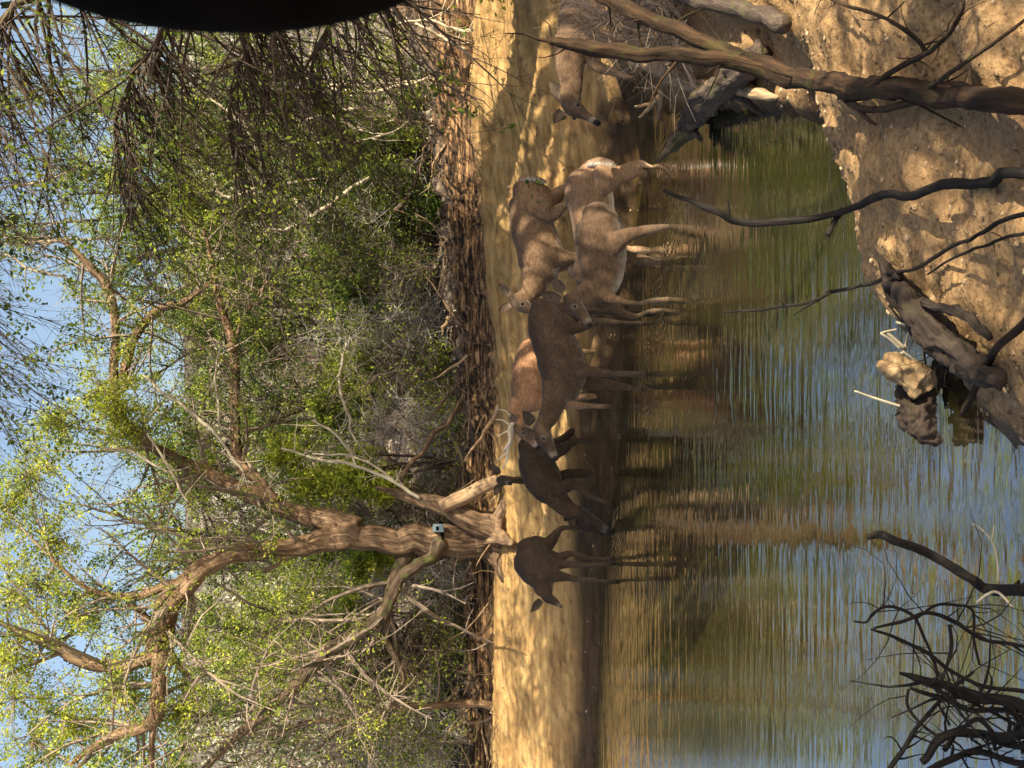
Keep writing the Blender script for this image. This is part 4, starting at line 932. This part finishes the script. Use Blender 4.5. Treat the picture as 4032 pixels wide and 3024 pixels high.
dead('dark crooked trunk low at the right, above the sand', 12.3, [[(1895, 480, 12), (1750, 560, 12), (1720, 380, 12), (1600, 330, 8)], [(1720, 400, 12), (1740, 600, 12), (1765, 780, 8)], [(1560, 840, 12), (1640, 700, 10), (1700, 560, 7), (1580, 540, 7)]], matl=BARK_DARK, n=30, name='dark_branch', group='dark branches above the sand')
dead('slanting dark trunk behind the green bush in the middle', 13.8, [[(1880, 1800, 14), (1700, 1700, 16), (1600, 1560, 14), (1480, 1420, 12), (1400, 1350, 9)], [(1600, 1900, 16), (1500, 1760, 16), (1460, 1700, 12), (1600, 1560, 8)], [(1640, 1040, 16), (1580, 1150, 14), (1560, 1300, 12), (1500, 1420, 8)]], matl=BARK_DARK, n=50, name='dark_branch', group='dark branches above the sand')

# ------------------------------------------------------------------ near dead wood
def tfast(x, y):
    i = int(np.clip(np.searchsorted(xs, x), 1, nx - 1)); j = int(np.clip(np.searchsorted(ys, y), 1, ny - 1))
    return max(Z[j, i], Z[j - 1, i - 1], 0.0)
def clampd(x, y, d, clear):
    dd = 1.2
    while dd < d + .3:
        q = P(x, y, dd)
        if q[2] < tfast(q[0], q[1]) + clear: return min(d, dd)
        dd += .04
    return d
THIN = .82
def near_wood(label, d, limbs_, matl=WET, sides=16, name='dead_branch', cat='branch', group=None, twn=0, rough=.16, wob=.15, tw=(.05, .25), clamp=True, gnarl=.05, gf=16):
    b = M(); paths = []
    for L in limbs_:
        ds = [clampd(q[0], q[1], d + (q[3] if len(q) > 3 else 0), max(.07, q[2] * PX(d))) if clamp else d + (q[3] if len(q) > 3 else 0) for q in L]
        paths.append(limb(b, [P(q[0], q[1], e) for q, e in zip(L, ds)], [q[2] * PX(e) * (THIN if clamp else 1) for q, e in zip(L, ds)], sides, rough, wob, gnarl=gnarl, gf=gf, n=None if len(L) < 3 else (len(L) - 1) * (8 if gnarl < .1 else 12)))
    if twn:
        Pn, Rn = sprout(paths, twn, tw[0], tw[1], .7, 0, .5, 5, .35, .1, minr=.0015); v, q, bk = tubes(Pn, Rn, 4); b.add(v, q, 0, bark=bk)
    o = b.build(name, matl); return tag(o, label, cat, group)
FORK = bark_mat('fork_wood', (.005, .004, .003), (.020, .012, .007), (.075, .042, .021), .12, .7, 1.0)
near_wood('thick forked dead branch crossing in front of the deer at the right edge', 4.9, [
    [(4100, 400, 62, -.9), (3900, 388, 60, -.7), (3700, 372, 58, -.5), (3500, 350, 54, -.3), (3250, 318, 50, -.1), (3050, 285, 48, 0), (2850, 248, 42, .1), (2650, 222, 38, .2), (2450, 202, 36, .3), (2280, 185, 36, .4), (2165, 172, 22, .45)],
    [(3100, 300, 44, 0), (2900, 225, 38, .2), (2700, 130, 36, .4), (2550, 70, 36, .6), (2400, 0, 34, .8), (2250, -60, 30, 1)],
    [(3300, 330, 24, -.1), (3330, 380, 20, -.1), (3380, 420, 18, -.1), (3460, 430, 17, -.2), (3560, 412, 17, -.3), (3680, 390, 15, -.4)],
    [(3420, 340, 16, -.2), (3560, 260, 14, -.2), (3640, 200, 12, -.2), (3500, 80, 10, -.1), (3300, 10, 8, 0), (3250, -20, 6)],
    [(3580, 250, 12, -.2), (3700, 170, 12, -.3), (3780, 60, 9, -.3), (3800, -30, 6, -.3)],
    [(3650, 350, 14, -.4), (3780, 260, 12, -.4), (3900, 180, 10, -.5), (4060, 60, 9, -.6)],
    [(3380, 425, 14, -.1), (3420, 470, 12, -.1), (3450, 490, 6, -.1)]], matl=FORK, twn=60, rough=.2, tw=(.06, .32), sides=22, gnarl=.10, gf=20)
near_wood('long bent black branch reaching over the water in front of the wading deer', 4.4, [
    [(4100, 700, 30, -.5), (3900, 712, 28, -.4), (3700, 728, 26, -.3), (3560, 775, 23, -.2), (3420, 790, 20, -.1), (3260, 835, 17, 0), (3120, 868, 17, .1), (3000, 885, 18, .2), (2900, 860, 18, .3), (2820, 820, 18, .3), (2720, 775, 12, .4), (2612, 745, 10, .5)],
    [(3310, 820, 16, 0), (3285, 860, 14, 0), (3250, 918, 15, 0)], [(2870, 845, 9, .3), (2865, 790, 4, .3)]], wob=.5)
near_wood('thin knobbly dark twig slanting over the water in front of the middle deer', 4.5, [
    [(4100, 820, 14, -.4), (3900, 900, 12, -.3), (3700, 1000, 10, -.1), (3600, 1060, 9, 0), (3480, 1090, 11, .1), (3380, 1125, 9, .1), (3280, 1155, 10, .2), (3200, 1185, 8, .2), (3080, 1205, 8, .3), (2950, 1228, 6, .4), (2850, 1235, 4, .5)],
    [(3280, 1155, 7, .2), (3180, 1200, 6, .2), (3120, 1240, 4, .2)], [(4100, 900, 10, -.4), (3900, 960, 8, -.3), (3760, 1010, 7, -.2), (3650, 1080, 5)]], wob=.6, twn=12, tw=(.02, .07))
near_wood('smooth dark branch curving in from the bottom edge, left of the middle', 4.0, [
    [(4100, 2325, 30, -.2), (3980, 2330, 30, -.1), (3880, 2318, 28, 0), (3800, 2262, 25, 0), (3700, 2200, 23, .1), (3600, 2155, 22, .1), (3520, 2130, 22, .1), (3460, 2108, 20, .2), (3420, 2115, 15, .2)]], wob=.3)
near_wood('bent yellow-lit stick caught at the bottom edge beside the curved branch', 3.9, [
    [(3845, 2372, 6), (3890, 2338, 8), (3930, 2335, 7), (3990, 2395, 6)]], matl=TWIG_PALE)
near_wood('thin forked greenish twig standing near the bottom edge, above the curved branch', 3.9, [
    [(3930, 2290, 5), (3925, 2200, 5), (3905, 2130, 5), (3860, 2080, 4), (3830, 2062, 3)], [(3905, 2130, 4), (3915, 2070, 3)]], matl=TWIG_PALE)
near_wood('dark curved stick with a pale broken tip at the bottom edge in the middle', 3.9, [
    [(4120, 1180, 22, 0), (4020, 1290, 22, 0), (3930, 1370, 21, 0), (3860, 1480, 20, 0), (3830, 1560, 17, 0), (3792, 1628, 13, 0)]], matl=FORK, wob=.15)
near_wood('bright yellow stick poking left out of the broken stump over the water', 4.42, [[(3546, 1600, 7), (3450, 1570, 6), (3366, 1540, 5)]], matl=TWIG_PALE, wob=.2)
# tangle at the lower left
for i, (lab, Ls) in enumerate([
    ('looped thin black twig at the top of the tangled brush at the lower left', [[(3360, 2450, 5), (3410, 2455, 6), (3440, 2420, 7), (3500, 2392, 8), (3580, 2420, 8), (3630, 2500, 8), (3680, 2600, 7), (3700, 2700, 6)], [(3440, 2480, 6), (3540, 2450, 9), (3640, 2410, 10), (3760, 2450, 11), (3880, 2520, 10), (4060, 2560, 9)]]),
    ('long straight black twig fanning out of the tangled brush', [[(3430, 2475, 6), (3540, 2510, 9), (3660, 2570, 10), (3740, 2640, 10), (3860, 2700, 10), (4060, 2720, 12)], [(3600, 2430, 6), (3680, 2380, 7), (3760, 2378, 7), (3830, 2400, 7), (3840, 2520, 7), (3860, 2620, 6)]]),
    ('thick black branch pointing left in the tangled brush', [[(3540, 2650, 7), (3620, 2670, 20), (3740, 2710, 24), (3880, 2740, 26), (4080, 2780, 28)], [(3580, 2710, 8), (3700, 2750, 13), (3860, 2790, 14), (4060, 2800, 14)]]),
    ('forked black branch sagging to the corner under the tangled brush', [[(3490, 3040, 13), (3540, 2960, 13), (3620, 2850, 11), (3740, 2720, 9), (3840, 2640, 7)], [(3620, 2990, 18), (3680, 2900, 22), (3800, 2870, 24), (3920, 2880, 24), (4080, 2860, 24)]]),
    ('knotted black root mass in the lower left corner', [[(3640, 3050, 16), (3760, 2990, 18), (3880, 2960, 18), (4060, 3000, 16)], [(3720, 2960, 14), (3780, 2890, 12), (3860, 2830, 12), (3940, 2900, 14), (4060, 2940, 14)], [(3580, 2720, 8), (3580, 2780, 8), (3640, 2860, 8), (3720, 2920, 8)], [(3740, 2460, 9), (3745, 2560, 9), (3720, 2660, 8), (3700, 2760, 7), (3740, 2860, 7)]])]):
    near_wood(lab, 3.55 + .12 * i, Ls, name='dead_twigs' if False else 'dead_branch', twn=26, wob=.5, tw=(.08, .4))

# broken stump in the water
ST = bark_mat('stump_wood', (.006, .005, .004), (.022, .016, .012), (.06, .042, .030), .05, .6, 1.0)
CUT = bark_mat('split_wood', (.012, .008, .005), (.20, .12, .055), (.50, .35, .18), 0, .55, 1.0)
sc0 = P(3560, 1600, 4.42)
st = empty('broken_stump', sc0, 'broken dark stump lying in the water with a sunlit yellow split end', 'stump')
b = M(); k_ = PX(4.42)
limb(b, [P(3705, 1740, 4.40), P(3660, 1715, 4.40), P(3618, 1660, 4.42), P(3606, 1600, 4.43), P(3600, 1530, 4.45), P(3600, 1470, 4.47)], np.array([16, 46, 70, 74, 76, 64]) * k_, 44, .15, .0, gnarl=.26, gf=16, n=60)
limb(b, [P(3640, 1560, 4.42), P(3680, 1480, 4.45), P(3730, 1420, 4.5), P(3790, 1390, 4.5)], np.array([40, 36, 34, 20]) * k_, 30, .15, .0, gnarl=.3, gf=18, n=40)
b.build('stump_body', ST, st)
b = M()
for pts, rr in (([(3610, 1540), (3560, 1498), (3508, 1455), (3462, 1428)], [40, 40, 36, 16]), ([(3600, 1500), (3548, 1448), (3508, 1415), (3484, 1404)], [36, 38, 30, 12]), ([(3660, 1525), (3622, 1472), (3588, 1432)], [34, 44, 24])):
    limb(b, [P(*p, 4.37 - .012 * i_) for i_, p in enumerate(pts)], np.array(rr) * k_, 36, .22, .0, gnarl=.17, gf=10, n=36)
b.build('split_end', CUT, st)
near_wood('dark mossy log running from the near bank down to the broken stump', 5.2, [
    [(3440, 985, 12), (3500, 1080, 40), (3570, 1170, 62), (3650, 1270, 74), (3740, 1370, 82), (3840, 1440, 70), (3940, 1500, 40)], [(3540, 1080, 20), (3490, 1140, 26), (3560, 1230, 20), (3600, 1330, 16)], [(3640, 1200, 30), (3780, 1230, 26), (3900, 1330, 20)]], matl=ST, name='fallen_log', cat='log', rough=.2, sides=40, wob=.0, gnarl=.3, gf=12)
near_wood('pale angular sunlit twigs leaning on the right of the broken stump', 4.42, [
    [(3545, 1372, 7), (3500, 1335, 6), (3470, 1315, 6), (3480, 1308, 5), (3530, 1298, 5)], [(3560, 1370, 9), (3520, 1335, 9), (3495, 1312, 7)], [(3545, 1410, 8), (3570, 1350, 8), (3580, 1290, 7), (3530, 1270, 6)], [(3600, 1420, 7), (3560, 1390, 8), (3540, 1400, 7)]], matl=TWIG_PALE, wob=.2)
near_wood('dark twiggy branch running from the bank to the broken stump', 4.42, [
    [(3500, 1200, 5), (3560, 1275, 7), (3640, 1340, 6), (3700, 1420, 6), (3780, 1430, 5)], [(3580, 1280, 4), (3660, 1360, 5), (3730, 1460, 4)], [(3620, 1240, 4), (3640, 1400, 5), (3660, 1500, 4)]], twn=50, tw=(.05, .22))

# right bank debris
near_wood('dark mossy snag pointing left over the water below the deer at the right edge', 7.6, [
    [(2990, 215, 60), (2880, 310, 64), (2800, 380, 66), (2740, 450, 60), (2690, 530, 46), (2630, 590, 28), (2585, 640, 8)], [(2720, 500, 26), (2760, 550, 10)], [(2880, 360, 20), (2960, 420, 16), (3010, 450, 8)]], matl=BARK_DARK, name='mossy_snag', cat='snag', rough=.25, sides=34, gnarl=.22, gf=9)
near_wood('pale tan log lying along the waterline under the mossy snag', 7.4, [[(2720, 345, 30), (2820, 350, 34), (2920, 360, 36), (3010, 378, 26), (3060, 385, 12)]], matl=BARK_TAN, name='fallen_log', cat='log')
near_wood('split sunlit log end with forked pale root at the waterline at the right', 8.4, [
    [(2470, 200, 20), (2520, 240, 28), (2580, 260, 34), (2640, 290, 38), (2700, 330, 30), (2740, 370, 14)], [(2500, 420, 7), (2560, 410, 9), (2590, 380, 10), (2530, 450, 7), (2516, 462, 5)], [(2600, 345, 12), (2598, 400, 11), (2590, 460, 9)]], matl=BARK_TAN, name='root_stub', cat='root', rough=.2, sides=28, gnarl=.22, gf=10)
near_wood('dark upright trunk standing at the right edge of the inlet', 7.0, [[(3080, 90, 46), (2980, 60, 44), (2880, 30, 42), (2780, 0, 40), (2650, -40, 36)]], matl=BARK_DARK, name='dead_tree', cat='dead tree')
bg = bg_tree(2.15, 7.25, .5, 'bare grey-brown bush at the right edge of the inlet bank', nl1=90, nl2=700, leaf=0, n_each=6, lsize=.02, r=.02, crown0=0, clumps=6, name='bare_shrub', group='leafless shrubs beside the inlet', bark=TWIG_GREY, twig=TWIG_GREY)
bg_tree(1.95, 6.9, .55, 'low bare bush on the inlet bank below the forked branch', nl1=80, nl2=500, leaf=0, n_each=6, lsize=.02, r=.02, crown0=0, clumps=6, name='bare_shrub', group='leafless shrubs beside the inlet', bark=TWIG_GREY, twig=TWIG_GREY)

# ------------------------------------------------------------------ stones and clods
ico = np.array([(0, .526, .851), (0, -.526, .851), (0, .526, -.851), (0, -.526, -.851), (.526, .851, 0), (-.526, .851, 0), (.526, -.851, 0), (-.526, -.851, 0), (.851, 0, .526), (-.851, 0, .526), (.851, 0, -.526), (-.851, 0, -.526)])
icf = np.array([(0, 1, 8), (0, 9, 1), (0, 8, 4), (0, 5, 9), (0, 4, 5), (1, 9, 7), (1, 6, 8), (1, 7, 6), (2, 3, 11), (2, 10, 3), (2, 4, 10), (2, 5, 4), (2, 11, 5), (3, 6, 7), (3, 10, 6), (3, 7, 11), (4, 8, 10), (6, 10, 8), (5, 11, 9), (7, 9, 11)])
def rocks(x, y, s, lift=.3):
    n = len(x); z, *_ = terrain(x, y); V = ico[None] * s[:, None, None] * (0.7 + .6 * rng.random((n, 12, 1))) * np.array((1.2, 1, .7))
    a = rng.random(n) * 6.28; ca, sa = np.cos(a)[:, None], np.sin(a)[:, None]
    V = np.stack([V[..., 0] * ca - V[..., 1] * sa, V[..., 0] * sa + V[..., 1] * ca, V[..., 2]], -1) + np.stack([x, y, z + s * lift * .4], -1)[:, None]
    F = (icf[None] + np.arange(n)[:, None, None] * 12).reshape(-1, 3); return V.reshape(-1, 3), F
def soil_mat(name, stops):
    mt, t, b, o = mat(name); at = N_(t, 'ShaderNodeAttribute', attribute_name='tint'); c = ramp(t, at.outputs['Fac'], stops)
    gc = t.nodes.new('ShaderNodeTexCoord'); n = noise(t, gc.outputs['Object'], 60, 4); c = mixc(t, 1, c, ramp(t, n.outputs[0], [(.3, (.6, .6, .6)), (.7, (1.2, 1.2, 1.2))]), 'MULTIPLY')
    t.links.new(c, b.inputs['Base Color']); b.inputs['Roughness'].default_value = .92; bump(t, b, n.outputs[0], .6, .01); return mt
CLOD = soil_mat('clod', [(0, (.14, .085, .04)), (.5, (.33, .215, .11)), (1, (.50, .35, .20))])
n = 20000; x = rng.uniform(-.4, 2.4, n); y = rng.uniform(2.9, 7.6, n); sdv = pond_sd(x, y); k = (sdv > .01); x, y, sdv = x[k], y[k], sdv[k]
s = .002 + .010 * rng.random(len(x)) ** 9 * (1 + .9 * (sdv < .4)); b = M(); V, F = rocks(x, y, s, -.6); b.add(V, F, tint=np.repeat(rng.random(len(x)), 12))
o = b.build('gravel', CLOD, None, smooth=False); o['kind'] = 'stuff'; o['label'] = 'crumbly clods and gravel over the near bank'; o['category'] = 'gravel'
n = 5000; x = rng.uniform(-4.5, 3.2, n); y = rng.uniform(8.4, 12.5, n); sdv = pond_sd(x, y); k = ((sdv > -.12) & (sdv < .05)) | ((rng.random(n) < .25) & (sdv > 0)); x, y, sdv = x[k], y[k], sdv[k]
s = .003 + .016 * rng.random(len(x)) ** 5; b = M(); V, F = rocks(x, y, s, -.2); b.add(V, F, tint=np.where(np.repeat(sdv, 12) < .05, .0, np.repeat(rng.random(len(x)), 12)))
o = b.build('pebbles', CLOD, None, smooth=False); o['kind'] = 'stuff'; o['label'] = 'pebbles along the far waterline'; o['category'] = 'pebbles'

# ------------------------------------------------------------------ trees outside the picture that throw the shade
def shade_tree(label, foot, targets, t0, n_c=40, leafn=30, lsize=.035):
    """crown clumps stand up-sun of the places they shade"""
    S = np.array(SUN); foot = np.array((*foot, tz(*foot))); root = empty('live_oak', foot, label, 'tree', 'oaks beside the camera')
    b = M(); c = M(); cen = [np.array(q[:3]) + S * (t0 + rng.uniform(-.8, .8)) for q in targets]; mc = np.mean(cen, axis=0)
    tp = np.array((foot[0] * .7 + mc[0] * .3, foot[1] * .7 + mc[1] * .3, mc[2] * .6)); limb(b, [foot + np.array((0, 0, -.1)), foot + np.array((.05, 0, 1.2)), tp], [.2, .17, .12], 12, .15, .2)
    for q, cc in zip(targets, cen):
        limb(b, [tp, tp * .5 + cc * .5 + rng.normal(size=3) * .15, cc], [.07, .04, .015], 7, .12, .3)
        nn = max(6, int(n_c * q[3] ** 2 * q[4] * 4)); cs = cc + rng.normal(size=(nn, 3)) * q[3] * .5
        st = np.stack([np.repeat(cc[None], nn, 0), cc * .5 + cs * .5 + rng.normal(size=(nn, 3)) * .05, cs], 1); v, qq, bk = tubes(st, np.full((nn, 3), .006) * np.array([[1, .8, .5]]), 3); c.add(v, qq, 0, bark=bk)
        V, F, T = leaves(cs, leafn, .09 if q[3] > .15 else .035, lsize if q[3] > .15 else .022, elong=1.6); c.add(V, F, 1, tint=T)
    b.build('trunk', BARK_MOSS, root); c.build('crown', [TWIG_DARK, LEAF_DK], root, smooth=False)
# x, y, z, radius, density
shade_tree('oak outside the picture shading the large middle deer and the left bank', (2.6, 2.0), [
    (.15, 9.2, .45, .42, 2.2), (.0, 9.0, .2, .4, 2.0), (-.55, 9.9, .5, .42, 2.2), (-.85, 10.2, .45, .42, 2.2), (-1.15, 10.3, .3, .4, 2.0), (-1.5, 10.2, .4, .4, 2.2), (-1.5, 10.2, .15, .35, 2), (-.3, 9.5, .5, .4, 2),
    (-1.9, 10.85, .1, .32, 3.), (-2.2, 10.95, .1, .32, 3.), (-2.5, 11.02, .1, .32, 3.), (-2.8, 11.1, .1, .32, 3), (-3.1, 11.15, .1, .3, 3), (-3.4, 11.2, .1, .3, 3), (-3.7, 11.2, .1, .3, 3), (-1.6, 10.7, .1, .3, 3), (-1.1, 10.5, .1, .35, 3), (-.6, 10.2, .1, .3, 3), (-.2, 9.9, .1, .3, 3), (.2, 9.7, .15, .3, 3), (.4, 9.4, .35, .35, 1.5), (.6, 9.5, .2, .25, 2), (-1.9, 11.15, .2, .28, 3.), (-2.2, 11.2, .2, .28, 3.), (-2.5, 11.25, .2, .28, 3.), (-2.8, 11.3, .2, .28, 3), (-3.1, 11.3, .2, .26, 3), (-1.6, 11.0, .2, .28, 3), (-1.25, 10.85, .25, .3, 3)], 7.5)
shade_tree('oak outside the picture dappling the wading deer', (5.2, 3.2), [
    (.62, 8.6, .62, .14, 2.5), (.42, 8.5, .72, .18, 2), (.33, 8.5, .5, .10, 3), (1.12, 8.7, .6, .06, 5), (1.3, 8.9, .5, .05, 6), (.75, 9.8, .8, .10, 3), (1.12, 9.7, .85, .07, 5), (.95, 9.6, .6, .06, 5), (.6, 8.5, .38, .12, 3), (.2, 8.9, .4, .2, 2), (1.4, 9.75, .8, .06, 5), (.85, 8.6, .7, .05, 5),
    (1.5, 10.4, .9, .2, 1.5), (2.0, 10.3, 1.0, .2, 1.5), (1.2, 11.2, .95, .2, 1.5), (2.3, 11.0, 1.1, .2, 1.5), (1.72, 8.3, .5, .2, 2), (1.9, 8.2, .2, .3, 2), (1.7, 7.6, .2, .3, 2), (1.9, 7.0, .3, .3, 1.5), (1.6, 9.3, .3, .25, 1.5), (2.2, 9.7, .5, .25, 1.4)], 6.2, leafn=26)
shade_tree('oak outside the picture shading the sand behind the herd', (6.6, 6.2), [
    (x_, y_ + .12 * x_, .55 + .08 * (y_ - 11), .26, 2.2) for x_, y_ in ((-.75, 11.5), (-.5, 11.1), (-.45, 11.8), (-.2, 11.4), (.0, 11.0), (.05, 11.9), (.3, 11.5), (.45, 11.1), (.6, 11.8), (.8, 11.3), (.9, 10.8), (1.1, 11.6), (.2, 12.2), (.85, 12.2))] + [
    (-2.2, 11.7, .5, .25, .6), (-1.4, 11.6, .55, .22, .6), (-.6, 11.2, .6, .3, .9), (-3.2, 12.0, .6, .25, .5), (-3.0, 11.8, .5, .25, 1.5), (-2.5, 12.1, .6, .2, 1.5), (-1.9, 11.5, .5, .2, 1.5), (-.9, 11.4, .6, .22, 1.6), (-.1, 11.3, .7, .22, 1.6)], 8.2)
shade_tree('oak outside the picture shading the lower left brush', (3.2, -2.6), [
    (.45, 3.3, .5, .18, 1.6), (.7, 3.4, .5, .16, 1.6), (.95, 3.45, .5, .16, 1.6), (.2, 3.2, .5, .16, 1.6), (1.2, 3.6, .5, .16, 1.6), (.1, 3.0, .5, .16, 1.6),
    (-1.2, 3.6, .3, .4, 2), (-.9, 3.4, .3, .4, 2), (-.7, 3.7, .2, .4, 2), (-.3, 3.9, .3, .3, 1.2), (.9, 3.9, .5, .25, .8), (1.2, 4.1, .5, .25, 1), (.5, 4.0, .4, .22, .8), (1.6, 4.3, .6, .25, .8), (.8, 4.8, .3, .12, .5)], 5.5, leafn=24)

# ------------------------------------------------------------------ dark rounded thing close to the lens, right edge
b = M(); dN = .62
ccx = P(850, -326, dN); th = np.linspace(0, np.pi, 26); fi = np.linspace(0, 2 * np.pi, 41)[:-1]
V = []
for a in th:
    for f in fi:
        V.append(ccx + np.array((math.sin(a) * math.cos(f) * 436 * PX(dN), math.sin(a) * math.sin(f) * .05, math.cos(a) * 980 * PX(dN))))
idx = np.arange(26 * 40).reshape(26, 40); q = np.stack([idx[:-1], np.roll(idx[:-1], -1, 1), np.roll(idx[1:], -1, 1), idx[1:]], -1).reshape(-1, 4)
b.add(np.array(V), q); o = b.build('mirror_housing', BLK)
tag(o, 'smooth black out-of-focus housing close to the lens at the right edge', 'mirror housing')
print('tris', sum(len(o.data.polygons) for o in bpy.data.objects if o.type == 'MESH'))
